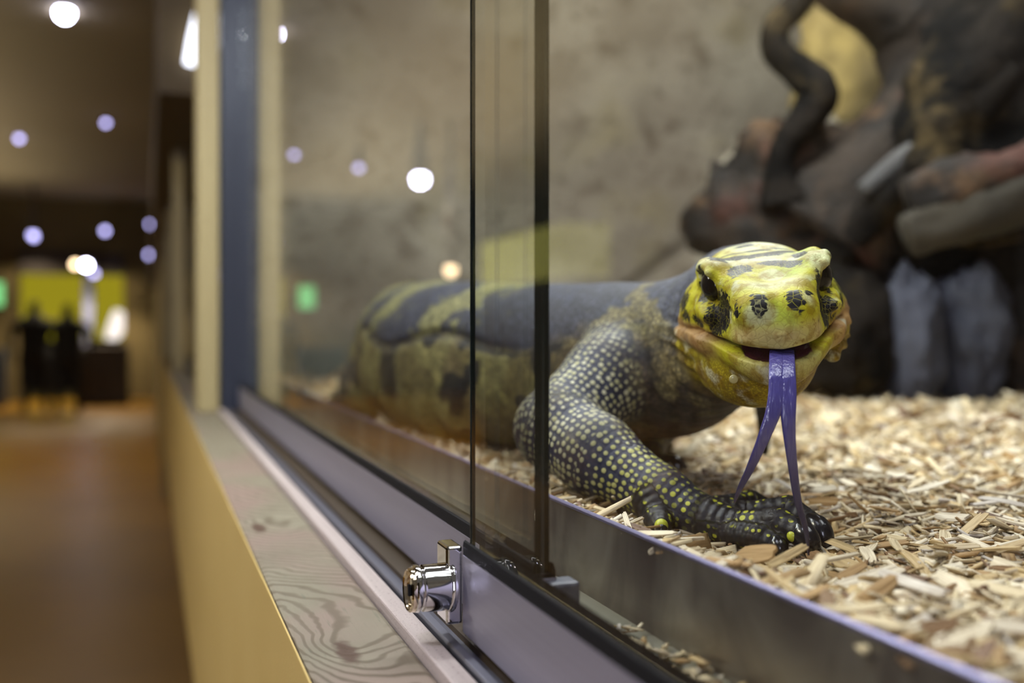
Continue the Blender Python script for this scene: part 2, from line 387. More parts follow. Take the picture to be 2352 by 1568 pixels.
# ================================================================ the setting
Z = lambda h: ZC - h
def struct(name, mb, m, **k): return tag(mb.build(name, m, **k), kind='structure')
struct('floor', MB().box(-5, .2, -2, 14.4, -.1, 0), M['floorc'])
struct('ceiling', MB().box(-5, 1.8, 1.9, 14.4, 2.6, 2.7), M['ceil'])
struct('wall_left', MB().box(-5.1, -4.6, -2, 14.4, 0, 2.6), M['wallc'])
fw = MB(); YF = 14.0                               # far wall with a wide opening
def fx(px): return (px - 340) * 13.3 / 2435
fw.box(-4.6, fx(58), YF, YF + .2, 0, 2.6).box(fx(285), 1.8, YF, YF + .2, 0, 2.6).box(fx(58), fx(285), YF, YF + .2, 1.85, 2.6)
struct('wall_far', fw, M['wallc'])
struct('trim_1', MB().box(fx(58), fx(285), YF - .06, YF, 1.62, 1.9), M['darkwood'])
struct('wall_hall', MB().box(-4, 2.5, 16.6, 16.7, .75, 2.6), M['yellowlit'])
struct('trim_2', MB().box(-4, 2.5, 16.5, 16.7, 0, .75), M['darkwood'])
struct('floor_hall', MB().box(-4, 2.5, 14.4, 16.7, -.1, 0), M['darkwood'])
# partition below the display windows, its plinth, posts between the bays
struct('wall_right', MB().box(.0520, .0529, -.6, 4.3, .52, Z(.1222)), M['cream'], bevel=.0004)
struct('baseboard_right', MB().box(.115, .15, -.6, 14, 0, .83), M['kick'])
struct('trim_3', MB().box(.02, .14, 2.25, 13.9, Z(-.50), Z(-.86)), M['lintel'])
for i, y in enumerate((1.49, 2.95, 4.3, 5.8, 7.6, 9.6, 11.8)):
    struct('trim_%d' % (4 + i), MB().box(.066, .0965, y, y + .09, Z(.122) if i < 3 else 0, Z(-1.6)), M['post'], bevel=.002)
struct('wall_upper', MB().box(.10, .14, 3.0, 13.9, Z(-.80), 2.6), M['wallc'])
# terrarium shell
def rockwall(name, fn, nu, nv, m):
    V = []; F = []
    for j in range(nv + 1):
        for i in range(nu + 1): V.append(fn(i / nu, j / nv))
    for j in range(nv):
        for i in range(nu): a = j * (nu + 1) + i; F.append((a, a + 1, a + nu + 2, a + nu + 1))
    V = np.array(V); o = mesh_obj(name, V, F, m, smooth=True); s = o.modifiers.new('thick', 'SOLIDIFY'); s.thickness = .04; s.offset = -1
    return tag(o, kind='structure')
def rk(P, amp): return amp * (vnoise(P[None], 3, 1)[0] + .5 * vnoise(P[None], 7, 2)[0] + .25 * vnoise(P[None], 16, 3)[0])
def fb(u, v):
    X = .13 + u * 1.5; zz = ZC - .13 + v * 1.15; p = np.array([X, 0, zz])
    crease = max(0, 1 - abs((X - .95) * .7 - (zz - ZC - .16) + .0) / .03) * (1 if .7 < X < 1.12 else 0)
    return np.array([X, 1.60 + rk(p, .025) + .02 * crease, zz])
rockwall('wall_back', fb, 150, 110, M['rock'])
def fr_(u, v):
    Y = 1.66 - u * 2.4; zz = ZC - .13 + v * 1.15; p = np.array([5, Y, zz]); return np.array([1.62 + rk(p, .04), Y, zz])
rockwall('wall_side', fr_, 110, 60, M['rock'])
struct('wall_near', MB().box(.13, 1.62, -.82, -.78, Z(.13), Z(-1.0)), M['rock'])
struct('trim_11', MB().box(.1305, .1665, -.6, 1.55, Z(.125), Z(.108)), M['ledge'])       # ledge between track and kick plate

# ---------------- sill, strip, rails, kick plate
s = MB().box(.0530, .0944, -.6, 1.5, Z(.160), Z(.122)).build('timber_sill', M['timber'], bevel=.0025)
tag(s, 'weathered timber sill board with dark wavy grain and knots below the sliding glass', 'sill')
s = MB().box(.0530, .10, 1.502, 2.93, Z(.160), Z(.122)).build('timber_sill', M['timber'], bevel=.0025)
tag(s, 'far timber sill board beyond the pale post, under the next display window', 'sill')
s = MB().box(.0950, .1034, -.6, 1.49, Z(.150), Z(.1185)).build('wooden_strip', M['strip'], bevel=.0008)
tag(s, 'narrow pale wooden strip between the timber sill and the metal rail', 'strip')
s = MB().prism([(.1060, Z(.150)), (.1060, Z(.1200)), (.1068, Z(.1190)), (.1100, Z(.1188)), (.1104, Z(.1225)), (.1390, Z(.1225)), (.1390, Z(.150))], -.6, 1.49).build('sliding_track', M['rail'], bevel=.0003)
tag(s, 'dull aluminium floor rail carrying the sliding glass panels', 'rail')
k = MB().prism([(.1660, Z(.125)), (.1660, Z(.0768)), (.1662, Z(.0758)), (.1668, Z(.0750)), (.1680, Z(.0748)), (.1680, Z(.0760)), (.1680, Z(.125))], -.6, 1.52).build('kick_plate', M['steel'], smooth=True)
MB().prism([(.1658, Z(.0758)), (.1659, Z(.0750)), (.1664, Z(.0745)), (.1674, Z(.0743)), (.1682, Z(.0747)), (.1682, Z(.0756)), (.1674, Z(.0752)), (.1666, Z(.0755)), (.1661, Z(.0760))], -.6, 1.52).build('edge_highlight', mat('lilac_edge_highlight', col=L(128, 124, 156), rough=.42, metal=.8), k, smooth=True)  # added lip, its lilac colour stands in for the edge highlight
tag(k, 'long brushed steel kick plate holding back the wood shavings behind the glass', 'plate')

def door(name, x0, ya, yb, zt, label, gmat, ematA, ematB, near_end):
    r = empty(name, (x0 + .003, (ya + yb) / 2, Z(.1156))); tag(r, label, 'sliding door', 'sliding glass panels of the terrarium')
    fa, fb_ = (ya, yb + .0075) if not near_end else (ya - .002, yb)
    MB().prism([(x0 - .001, Z(.1156)), (x0 - .001, Z(.0860)), (x0 + .0075, Z(.0860)), (x0 + .0075, Z(.1156))], fa, fb_).build('bottom_frame', M['alu'], r, bevel=.0004)
    MB().prism([(x0 - .0009, Z(.0862)), (x0 - .0010, Z(.0828)), (x0 - .0007, Z(.0812)), (x0 - .0001, Z(.0806)), (x0 - .0001, Z(.0846)), (x0 + .0056, Z(.0846)), (x0 + .0056, Z(.0806)), (x0 + .0064, Z(.0812)), (x0 + .0072, Z(.0830)), (x0 + .0074, Z(.0862))], fa + .0005, fb_ - .0005).build('rubber_gasket', M['black'], r)
    g = MB(); g.box(x0, x0 + .0055, ya, yb, Z(.0845), zt)
    o = g.build('glass_pane', gmat, r)
    o.data.materials.append(ematA); o.data.materials.append(ematB)
    if near_end: o.data.polygons[2].material_index = 1                              # ground near end face
    else: MB().box(x0 - .0002, x0 + .0016, yb - .0003, yb + .0006, Z(.0845), zt).build('glass_edge', ematA, r)
    return r
DF = door('glass_sliding_door', .1128, -.6, .3530, Z(-.95), 'nearer sliding glass panel in an aluminium bottom frame, holding the chrome lock', M['glass_f'], M['glassedge'], M['glassline'], False)
DR = door('glass_sliding_door', .1240, .3170, 1.485, Z(-.95), 'farther sliding glass panel running back to the pale post, dark vertical front edge', M['glass'], M['glassedge'], M['glassline'], True)
e = MB().box(.1235, .1385, .3105, .3200, Z(.1130), Z(.0868)).build('end_cap', M['greyplastic'], DR, bevel=.0012)
# dark aluminium side channel at the far end of the glass
s = MB().prism([(.098, Z(.122)), (.098, Z(-1.0)), (.1385, Z(-1.0)), (.1385, Z(.122))], 1.486, 1.512).build('side_channel', mat('dark_blue_grey_channel', col=L(46, 50, 60), rough=.4, metal=.3), bevel=.001)
tag(s, 'dark blue-grey upright metal channel at the far end of the glass beside the pale post', 'frame')
# next bay: its glass
for i, (a, b) in enumerate(((1.62, 2.94), (3.06, 4.29), (4.4, 5.79), (5.9, 7.59))):
    o = MB().box(.125, .130, a, b, Z(.11), Z(-.95)).build('window_%d' % (i + 1), M['glass']); tag(o, kind='structure')
struct('wall_bays', MB().box(.7, .74, 1.66, 13.9, 0, 2.6), M['wallc'])

# ---------------- showcase lock
ly, lz = .3655, Z(.0992)
LK = empty('showcase_lock', (.11, ly, lz)); tag(LK, 'chrome push lock clipped to the end of the nearer glass panel frame', 'lock')
MB().box(.1060, .1125, ly - .0035, ly + .0105, Z(.1130), Z(.0833)).build('lock_body', M['chrome'], LK, bevel=.0012, seg=3)
MB().lathe([(0, .0088), (.0004, .0094), (.0012, .0096), (.0022, .0094), (.0026, .0090), (.0030, .0090), (.0105, .0088), (.0120, .0087), (.0124, .0080), (.0130, .0079), (.0134, .0086), (.0140, .0089), (.0152, .0088), (.0158, .0082)], (.1093, ly, lz), (-1, 0, .03), 64).build('lock_cylinder', M['chrome'], LK, smooth=True)
CY = LK.children[-1] if LK.children[-1].name.startswith('lock_cylinder') else [c for c in COL.objects if c.name.startswith('lock_cylinder')][0]
ring = MB().lathe([(0, .0080), (.0006, .0083), (.0020, .0082), (.0026, .0076), (.0022, .0070), (.0012, .0067)], (.0943, ly, lz), (-1, 0, .03), 64).build('face_ring', M['brasschrome'], LK, smooth=True)
ring.parent = CY; ring.location = (0, 0, 0)
ring['label'] = 'brass-toned ring around the lock face'
kh = MB().box(.0919, .0930, ly - .0007, ly + .0007, lz - .0022, lz + .0022).build('keyhole', M['black'], LK, bevel=.0002); kh.parent = CY; kh.location = (0, 0, 0)
# ================================================================ the monitor lizard
HS = at(1798, 803, .392)                                   # tip of the snout, at the mouth line
ha, hp, hr = math.radians(26.8), math.radians(13.5), math.radians(5)
Bk = np.array([math.sin(ha) * math.cos(hp), math.cos(ha) * math.cos(hp), math.sin(hp)])
R0 = np.array([math.cos(ha), -math.sin(ha), 0]); U0 = np.cross(R0, Bk)
Rx = R0 * math.cos(hr) + U0 * math.sin(hr); Ux = -R0 * math.sin(hr) + U0 * math.cos(hr)
HM = np.stack([Rx, Bk, Ux], 1)                             # columns: right, back, up
def tolocal(P): return (P - HS) @ HM
def toworld(q): return HS + HM @ np.asarray(q, float)
tw = table([0, .0015, .004, .008, .014, .022, .032, .044, .058, .075, .09, .105, .13], [.0005, .0078, .0126, .0158, .0182, .0212, .0258, .0292, .0316, .0332, .0336, .0330, .033])
tz = table([0, .0015, .004, .009, .016, .026, .036, .046, .060, .078, .095, .115, .13], [.004, .0092, .0136, .0182, .0208, .0226, .0252, .0276, .0284, .0272, .0245, .019, .017])
tmo = table([0, .006, .016, .030, .05, .075, .10, .13], [.0006, 0, -.0012, -.0012, -.0010, -.0045, -.009, -.013])      # mouth line height
jw = table([0, .003, .006, .012, .020, .030, .045, .060, .078, .09, .105, .13], [.0003, .0080, .0118, .0160, .0200, .0252, .0308, .0336, .0350, .0350, .0340, .034])
jb = table([0, .003, .008, .02, .04, .06, .08, .105, .13], [-.004, -.0088, -.0118, -.0148, -.0176, -.0205, -.0240, -.027, -.029])
ttr = table([0, .012, .024, .034, .045, .060, .078, .13], [.05, .16, .28, .30, .12, .15, .22, .16])
tn = table([0, .012, .030, .045, .078, .13], [2.5, 2.7, 3.2, 4.2, 3.6, 2.3])
def sect(x, z, w, ht, hb, zc, n):
    h = np.where(z > zc, ht, hb); q = (np.abs(x / w) ** n + np.abs((z - zc) / h) ** n) ** (1 / n)
    return (q - 1) * np.minimum(w, .5 * (ht + hb))
EYE = [(-.0268, .0445, .0150), (.0268, .0445, .0150)]
def head(P):
    q = tolocal(P); x, t, z = q[:, 0], q[:, 1], q[:, 2]; ax = np.abs(x)
    qm = np.stack([ax, t, z], 1)
    zm = tmo(t); W = tw(t)
    zc = zm + .004
    Wz = W * (1 - ttr(t) * np.clip((z - zm) / .028, 0, 1))                    # narrower on top
    up = sect(x, z, Wz, np.maximum(tz(t) - zc, .002), zc - zm + .0005, zc, tn(t)[..., ])
    up = np.maximum(up, -(t - .0))
    # bulging nostril mounds, canthal ridge, brow
    up = smin(up, ell(qm, (.0080, .013, .0140), (.0085, .0095, .0068)), .004)
    up = smin(up, rcone(qm, (.0115, .022, .0182), (.0215, .040, .0235), .0026, .0030), .010)
    up = smin(up, rcone(qm, (.0225, .0420, .0248), (.0235, .056, .0252), .0020, .0026), .0085)   # brow
    up = smin(up, rcone(qm, (.0245, .0355, .0262), (.0262, .0480, .0272), .0011, .0013), .0040)   # fold over the eye
    up = smax(up, -ell(qm, (.0285, .0270, .0150), (.0052, .0110, .0085)), .008)   # hollow in front of the eye
    up = smax(up, -ell(qm, (.0300, .0405, .0200), (.0068, .0088, .0080)), .0020)   # eye socket
    rg = np.hypot(np.hypot(t - .0430, (z - .0198) * .95) - .0084, ax - (.0262 - .16 * (z - .0198))) - .0007
    up = smin(up, ell(qm, (.0262, .040, .0085), (.0040, .0095, .0030)), .005)      # bag below the eye
    up = smin(up, ell(qm, (.0265, .068, .0030), (.0085, .016, .0110)), .008)      # jaw muscle
    up = up + .0005 * vnoise(q, 260, 77) * np.clip((ax - .018) / .006, 0, 1)
    # nostril slits
    up = smax(up, -rcone(qm, (.0165, .0125, .0125), (.0180, .018, .0135), .0011, .0009), .0012)
    # lower jaw, opened a few degrees
    zo = z + np.clip(.030 - t, 0, .03) * .19
    xo = ax
    jt = zm - .0004
    jh = jt - jb(t)
    lo = sect(xo, zo, jw(t), .0016 * np.ones_like(t), np.maximum(jh, .001), jt - .0016, 2.2)
    lo = np.maximum(lo, -(t - .0022))
    lo = smin(lo, rcone(np.stack([xo, t, zo], 1), (.0262, .040, -.0045), (.0318, .070, -.0062), .0040, .0046), .005)
    # mouth cavity
    cav = ell(np.stack([x, t, zo], 1), (0, .024, -.0015), (.0145, .0215, .0042))
    lo = smax(lo, -cav, .001)
    up = smax(up, -ell(q, (0, .026, .0005), (.0145, .0200, .0035)), .001)
    d = smin(up, lo, .0008)
    # throat pouch and folds
    th = ell(q, (-.005, .062, -.0200), (.0270, .042, .0195))
    d = smin(d, th, .005)
    d = smin(d, ell(qm, (.0305, .078, -.0120), (.0065, .016, .0140)), .006)
    d = smin(d, ell(q, (.0345, .078, -.006), (.0060, .011, .0125)), .004)
    d = smin(d, rcone(q, (.0300, .060, -.021), (.0345, .080, -.018), .0030, .0050), .003)
    fold = np.clip((t - .045) / .03, 0, 1) * np.clip((-.004 - z) / .01, 0, 1)
    d = d + .0007 * fold * np.sin(900 * z + 160 * t + 3 * np.sin(x * 160)) + .0006 * fold * vnoise(q, 420, 5)
    rim = np.clip((ax - .030) / .004, 0, 1) * np.clip((t - .05) / .02, 0, 1) * (z < .006)
    d = d - .0005 * rim * vnoise(q, 330, 9)
    return d
# torso loft
TY = [.40, .44, .48, .53, .58, .64, .70, .78, .86, .94, 1.01, 1.07, 1.14]
TX = [.274, .274, .273, .268, .262, .254, .248, .246, .246, .247, .250, .256, .268]
TWd = [.016, .025, .035, .044, .050, .057, .064, .069, .070, .064, .052, .040, .026]
TT = [.004, .014, .0225, .0265, .0275, .0300, .0335, .0375, .0410, .0425, .0360, .0140, -.020]
TB = [-.020, -.038, -.054, -.068, -.075, -.083, -.090, -.094, -.095, -.095, -.095, -.093, -.090]
fx_, fw_, ft_, fb2 = table(TY, TX), table(TY, TWd), table(TY, TT), table(TY, TB)
def torso(P):
    Y = P[:, 1]; z = P[:, 2] - ZC; x = P[:, 0] - fx_(Y); w_ = fw_(Y); t_, b_ = ft_(Y), fb2(Y); zc = b_ + (t_ - b_) * .46
    d = sect(x, z, w_, t_ - zc, zc - b_, zc, 2.25)
    d = np.maximum(d, np.maximum(TY[0] - Y, Y - TY[-1] + .0))
    # side fold below the back
    zf = t_ - (t_ - b_) * .36 + .006 * np.sin(Y * 30)
    d = d + .0030 * np.exp(-((z - zf) / .0035) ** 2) * (x < 0) * np.clip((Y - .56) / .06, 0, 1)
    d = d + .0012 * np.sin(Y * 150 + 6 * z / .05) * np.clip((.0 - x) / .03, 0, 1) * np.clip((-.035 - z) / .02, 0, 1)
    return d
A_ = {}
A_['S'] = at(1455, 800, .575); A_['U'] = at(1400, 868, .535); A_['E'] = at(1262, 985, .505); A_['F1'] = at(1370, 1045, .482); A_['W'] = at(1520, 1140, .452); A_['H'] = at(1590, 1182, .440); A_['K'] = at(1700, 1210, .425)
A_['S'][0] += .0; A_['E'][0] += .004
LIMB = [('S', 'U', .024, .0235), ('U', 'E', .0235, .0205), ('E', 'F1', .0205, .0190), ('F1', 'W', .0190, .0125), ('W', 'H', .0125, .0112)]
def dig(a, pts, r): return [(a, r)] + pts
# digits of the near hand: knuckle chains (point, radius)
DG = [
 [(at(1500, 1145, .448), .0085), (at(1512, 1185, .440), .0068), (at(1518, 1206, .430), .0050)],                                 # thumb, by the wrist
 [(A_['H'], .0095), (at(1670, 1222, .426), .0062), (at(1740, 1232, .413), .0052), (at(1783, 1250, .408), .0046)],
 [(A_['H'], .0100), (A_['K'], .0070), (at(1785, 1198, .414), .0060), (at(1835, 1222, .406), .0052)],
 [(A_['H'], .0095), (at(1715, 1184, .436), .0062), (at(1812, 1168, .430), .0056), (at(1862, 1200, .422), .0050)],
 [(A_['H'], .0085), (at(1650, 1166, .450), .0054), (at(1725, 1152, .458), .0052), (at(1765, 1168, .456), .0042)],
]
FARARM = [(np.array([.290, .55, ZC - .02]), .021), (np.array([.335, .60, ZC - .05]), .018), (np.array([.300, .575, ZC - .078]), .013), (at(1500, 1085, .60), .010), (at(1532, 1072, .592), .0065)]
HIND = [(np.array([.225, .98, ZC - .03]), .034), (np.array([.196, .93, ZC - .060]), .026), (np.array([.190, 1.02, ZC - .082]), .016), (np.array([.20, 1.08, ZC - .09]), .010)]
TAIL = [(np.array([.262, 1.08, ZC - .045]), .040), (np.array([.30, 1.20, ZC - .072]), .022), (np.array([.40, 1.33, ZC - .082]), .014), (np.array([.56, 1.36, ZC - .086]), .009), (np.array([.70, 1.28, ZC - .089]), .005)]
def masked(P, d, pts, fn, k, pad=.03):
    pts = np.array(pts); lo = pts.min(0) - pad - .03; hi = pts.max(0) + pad + .03
    m = ((P > lo) & (P < hi)).all(1)
    if m.any(): d[m] = smin(d[m], fn(P[m]), k)
    return d
def liz(P):
    d = torso(P)
    q = tolocal(P)
    m = (q[:, 1] < .16) & (q[:, 1] > -.03) & (np.abs(q[:, 0]) < .08) & (np.abs(q[:, 2]) < .09)
    # neck between skull and torso
    n0, n1, n2 = toworld((0, .085, .002)), toworld((.0, .115, -.010)), np.array([.280, .49, ZC - .018])
    nk = smin(rcone(P, n0, n1, .026, .031), rcone(P, n1, n2, .031, .038), .006)
    nk = smin(nk, rcone(P, toworld((-.007, .075, -.014)), np.array([.275, .50, ZC - .030]), .019, .028), .012)
    nk = nk + .0009 * np.sin((P[:, 1] * 1.0 - P[:, 2] * .5 + P[:, 0] * .4) * 520) * np.clip(1 - np.abs(nk) / .01, 0, 1)
    d = smin(d, nk, .014)
    # skin fold behind the jaw and above the shoulder
    d = smin(d, rcone(P, at(1470, 780, .55), at(1330, 800, .60), .010, .009), .010) if True else d
    d[m] = smin(d[m], head(P[m]), .006)
    for a, b, ra, rb in LIMB: d = masked(P, d, [A_[a], A_[b]], lambda Q: rcone(Q, A_[a], A_[b], ra, rb), .007 if a != 'S' else .010)
    for c in DG:
        for i in range(len(c) - 1): d = masked(P, d, [c[i][0], c[i + 1][0]], lambda Q: rcone(Q, c[i][0], c[i + 1][0], c[i][1], c[i + 1][1]), .0016, .01)
    for c, kk in ((FARARM, .008), (HIND, .014), (TAIL, .012)):
        for i in range(len(c) - 1): d = masked(P, d, [c[i][0], c[i + 1][0]], lambda Q: rcone(Q, c[i][0], c[i + 1][0], c[i][1], c[i + 1][1]), kk, .03)
    return d
import time; _t = time.time()
c0 = toworld((0, .05, 0))
Vh, Fh = surface_nets(liz, c0 - .078, c0 + .078, .00065)
Vb, Fb = surface_nets(liz, (.15, .30, ZC - .112), (.74, 1.42, ZC + .05), .0013)
print('lizard sdf', time.time() - _t, len(Vh), len(Vb))
def keep(V, F, m):
    F = F[m[F].all(1)]; u = np.unique(F); r = np.full(len(V), -1, np.int64); r[u] = np.arange(len(u)); return V[u], r[F]
inb = (np.abs(Vh - c0) < .0765).all(1)
Vh, Fh = keep(Vh, Fh, (tolocal(Vh)[:, 1] < .1000) & inb)
tb = tolocal(Vb); hd = (tb[:, 1] < .0985) & (np.abs(tb[:, 0]) < .075) & (np.abs(Vb - c0) < .0755).all(1)
Vb, Fb = keep(Vb, Fb, ~hd)
V = np.vstack([Vh, Vb]); F = np.vstack([Fh, Fb + len(Vh)])
hl = tolocal(V); x, t, z = hl.T; ax = np.abs(x)
ho = np.zeros(len(V)); 
def sstep(a, b, v): u = np.clip((v - a) / (b - a), 0, 1); return u * u * (3 - 2 * u)
def smooth_noise(s, k): return vnoise(V, s, k)
isarm = np.full(len(V), 1e3); auv = np.zeros((len(V), 3)); s0 = 0
chain = [(A_['S'], .024), (A_['U'], .0235), (A_['E'], .0205), (A_['F1'], .019), (A_['W'], .0125), (A_['H'], .0112)]
def limb_attr(chain, s0=0, off=0):
    for i in range(len(chain) - 1):
        (a, ra), (b, rb) = chain[i], chain[i + 1]; ab = b - a; Ln = np.linalg.norm(ab); u = ab / Ln
        w0 = (V - a); tt = (w0 @ u) / Ln; tc = np.clip(tt, 0, 1); v = w0 - (tc * Ln)[:, None] * u
        dd = np.linalg.norm(v, axis=1) - (ra + (rb - ra) * tc)
        toc = np.array([0, 0, ZC]) - (a + b) / 2; toc -= u * (toc @ u); toc /= np.linalg.norm(toc); sd = np.cross(u, toc)
        ph = np.arctan2(v @ sd, v @ toc); m = dd < isarm
        auv[m] = np.stack([s0 + tt * Ln, ph * (ra + rb) * .5, np.full(len(V), off)], 1)[m]; isarm[m] = dd[m]; s0 += Ln
limb_attr(chain)
for i, c in enumerate(DG): limb_attr(c, .3 + i)
for i, c in enumerate((FARARM, HIND)): limb_attr(c, 9 + i)
Y = V[:, 1]; zz = V[:, 2] - ZC
dt = torso(V)
warm = sstep(.0045, -.0005, isarm) * sstep(-.004, .006, dt + .004)          # 1 on limbs
warm[(t < .095) & (np.abs(x) < .06) & (z > -.045)] = 0
whead = sstep(.098, .084, t + .006 * smooth_noise(90, 3) - .025 * sstep(-.005, .015, x) + np.clip(-z - .01, 0, .03) * .25) * (warm < .5) * (np.abs(x) < .075) * (z > -.06)
# --- pigments
def blend(c, col, m): c[:] = c * (1 - m[:, None]) + np.array(col) * m[:, None]
yel, pale, grn, och, pink = L(190, 184, 34), L(206, 208, 164), L(166, 182, 62), L(166, 140, 34), L(180, 136, 100)
H = np.tile(np.array(yel), (len(V), 1))
n1, n2 = smooth_noise(110, 11), smooth_noise(60, 12)
blend(H, grn, sstep(.0, .6, n2) * .8)
blend(H, pale, sstep(.1, .55, n1 + .25 * (z > .022)) * .75 * (z > .008))
for cx, ct, cz, r in ((-.006, .020, .0205, .0055), (.006, .021, .0205, .0050), (0, .052, .026, .012), (0, .078, .028, .014)): blend(H, L(222, 226, 196), .7 * np.exp(-(((x - cx) / (r * 1.3)) ** 2 + ((t - ct) / r) ** 2 + ((z - cz) / .006) ** 2)))
blend(H, L(196, 186, 120), sstep(.022, .006, t) * sstep(.012, .003, z) * .8)      # paler snout front
blend(H, L(202, 168, 130), sstep(.020, .008, t) * np.exp(-((z - .006) / .004) ** 2) * (.5 + .5 * n1))
blend(H, och, sstep(-.006, -.018, z) * .75)
blend(H, L(140, 112, 34), sstep(.1, .6, smooth_noise(140, 14)) * sstep(-.010, -.018, z) * .6)
blend(H, pink, sstep(.020, .040, t) * sstep(.0035, -.001, z) * sstep(-.014, -.007, z) * (.85))
blend(H, L(120, 92, 70), sstep(.022, .05, t) * sstep(.0035, -.001, z) * sstep(-.012, -.007, z) * .5 * sstep(0, .5, smooth_noise(200, 4)))
blend(H, L(176, 178, 160), sstep(.062, .080, t) * sstep(.0, .01, z) * sstep(.024, .028, ax) * .7)
blend(H, L(120, 56, 76), (np.abs(x) < .0135) * (t > .006) * (t < .045) * (z < .0042) * (z > -.0085) * sstep(.0105, .0145, t) * 1.0)
# --- black marks of the head, in head coordinates
dk = np.zeros(len(V))
for cx, ct, cz, rx, rt, rz, a in (
    (-.010, .056, .027, .0090, .0028, .01, 1.15), (.002, .0575, .028, .0075, .0028, .01, 1.15), (.010, .0610, .028, .0065, .0024, .01, 1.1),
    (-.012, .0690, .029, .009, .0016, .01, .85), (.000, .0700, .029, .009, .0016, .01, .85), (.011, .0740, .029, .007, .0016, .01, .85), (-.004, .080, .029, .006, .0016, .01, .8),
    (-.0195, .0500, .025, .0038, .0045, .006, 1.2), (.0160, .0500, .026, .0030, .0030, .008, 1.2),
    (-.0135, .0350, .022, .0035, .0040, .006, 1.1), (-.010, .0400, .023, .0045, .0026, .006, 1.05), (.004, .0430, .024, .006, .0018, .006, 1.05), (.0115, .0400, .023, .0055, .0026, .006, 1.1),
    (-.0075, .0085, .0160, .0034, .0060, .0036, 1.25), (.0066, .0085, .0170, .0036, .0055, .0034, 1.15), (.0125, .0110, .0170, .0026, .005, .0035, .7), (-.0148, .012, .0140, .0026, .006, .004, .7),
    (-.0225, .0260, .0110, .0060, .0075, .0060, 1.45), (-.0235, .031, .0045, .004, .006, .004, 1.0), (.0220, .0270, .0130, .0055, .0070, .0085, 1.4), (.0240, .036, .0060, .004, .005, .0035, .75),
    (-.0265, .046, .0045, .006, .0070, .0025, 1.0), (-.031, .058, .0040, .006, .006, .003, .8), (.031, .056, .0055, .006, .006, .003, .8),
    (-.0235, .0375, .0185, .003, .003, .004, .95), (-.0265, .0430, .0198, .0050, .0066, .0062, 1.0), (.0265, .0430, .0198, .0050, .0066, .0062, 1.0),
    (-.034, .066, .010, .006, .009, .006, .7), (.034, .066, .010, .006, .009, .006, .7), (.006, .0105, .008, .0018, .003, .0018, .55), (.0145, .011, .0085, .003, .003, .0020, .6), (-.012, .0085, .0055, .003, .003, .002, .55)):
    dk = np.maximum(dk, a * np.exp(-(((x - cx) / (rx * 1.18)) ** 2 + ((t - ct) / (rt * np.where(cz > .0215, 1.75, 1.18))) ** 2 + ((z - cz) / (rz * 1.4)) ** 2)))
# --- trunk pigments
navy, ol, yb = L(92, 96, 120), L(182, 164, 100), L(168, 160, 84)
T = np.tile(np.array(ol), (len(V), 1))
zf = ft_(Y) - (ft_(Y) - fb2(Y)) * .36 + .006 * np.sin(Y * 30)
topm = sstep(-.002, .002, zz - zf + .002 * smooth_noise(90, 21))
big = smooth_noise(26, 22) + .5 * smooth_noise(60, 23)
lowc = T.copy(); blend(lowc, L(226, 214, 134), sstep(-.1, .35, smooth_noise(45, 24))); blend(lowc, L(156, 128, 96), sstep(.1, .6, smooth_noise(35, 25)) * .7)
blend(lowc, L(120, 96, 62), sstep(-.078, -.092, zz) * .5)
topc = np.tile(np.array(navy), (len(V), 1))
bd = np.maximum.reduce([np.exp(-((Y - c + (zz) * s) / wd) ** 2) * a for c, s, wd, a in ((.70, 1.3, .026, 1.0), (.86, 1.2, .030, .9), (.93, .8, .03, .9), (1.02, .5, .02, 1))])
ym = sstep(.30, .56, bd + .45 * big * (bd > .02) + .42 * smooth_noise(170, 27) + .2 * smooth_noise(70, 28))
blend(topc, L(214, 208, 138), ym); blend(topc, L(98, 98, 112), sstep(.1, .6, smooth_noise(70, 29)) * .6 * (1 - ym))
T = lowc * (1 - topm[:, None]) + topc * topm[:, None]
# pale wavy line over the shoulder
for pl in ([(1300, 745, .545), (1345, 722, .533), (1390, 712, .515), (1405, 680, .537), (1435, 665, .545), (1470, 652, .55)], [(1398, 712, .512), (1405, 735, .505), (1415, 762, .495), (1440, 778, .485), (1475, 772, .475)]):
    pp = catmull(np.array([at(*p) for p in pl]), 8)
    m = np.zeros(len(V))
    near = np.argwhere((np.abs(Y - .52) < .12)).ravel()
    py_, pz_ = pp[:, 1], pp[:, 2]
    dd = np.min(np.hypot((V[near, 1][:, None] - py_) * 1.0, V[near, 2][:, None] - pz_), axis=1)
    m[near] = sstep(.0062, .0030, dd + .003 * smooth_noise(220, 31)[near]) * (V[near, 0] < fx_(V[near, 1]) + .01)
    blend(T, L(186, 170, 110), m)
# neck colours: brown-grey, freckled
nk_ = sstep(.56, .50, Y) * sstep(.004, -.014, zz + .006 * smooth_noise(60, 71))
blend(T, L(104, 82, 70), nk_ * .95); blend(T, L(196, 178, 120), nk_ * sstep(.15, .45, smooth_noise(85, 33))); blend(T, L(50, 46, 50), nk_ * sstep(.2, .55, smooth_noise(95, 35)))
for c_, r_ in (((1535, 830, .50), .010), ((1505, 800, .52), .007), ((1560, 850, .49), .007), ((1500, 860, .52), .006)): blend(T, L(206, 184, 124), np.exp(-((np.linalg.norm(V - at(*c_), axis=1) / r_) ** 2)) * sstep(-.5, .1, smooth_noise(120, 73)))
blend(T, L(140, 96, 50), sstep(.56, .50, Y) * sstep(-.045, -.060, zz) * .8)
tdk = sstep(.10, .26, smooth_noise(42, 41) + .35 * smooth_noise(100, 42)) * (1 - topm) * (Y > .54) * (zz > -.085)
tdk = np.maximum(tdk, (.62 + .3 * smooth_noise(40, 61)) * np.exp(-((zz - zf + .002) / .0042) ** 2) * (V[:, 0] < fx_(Y)) * (Y > .53))
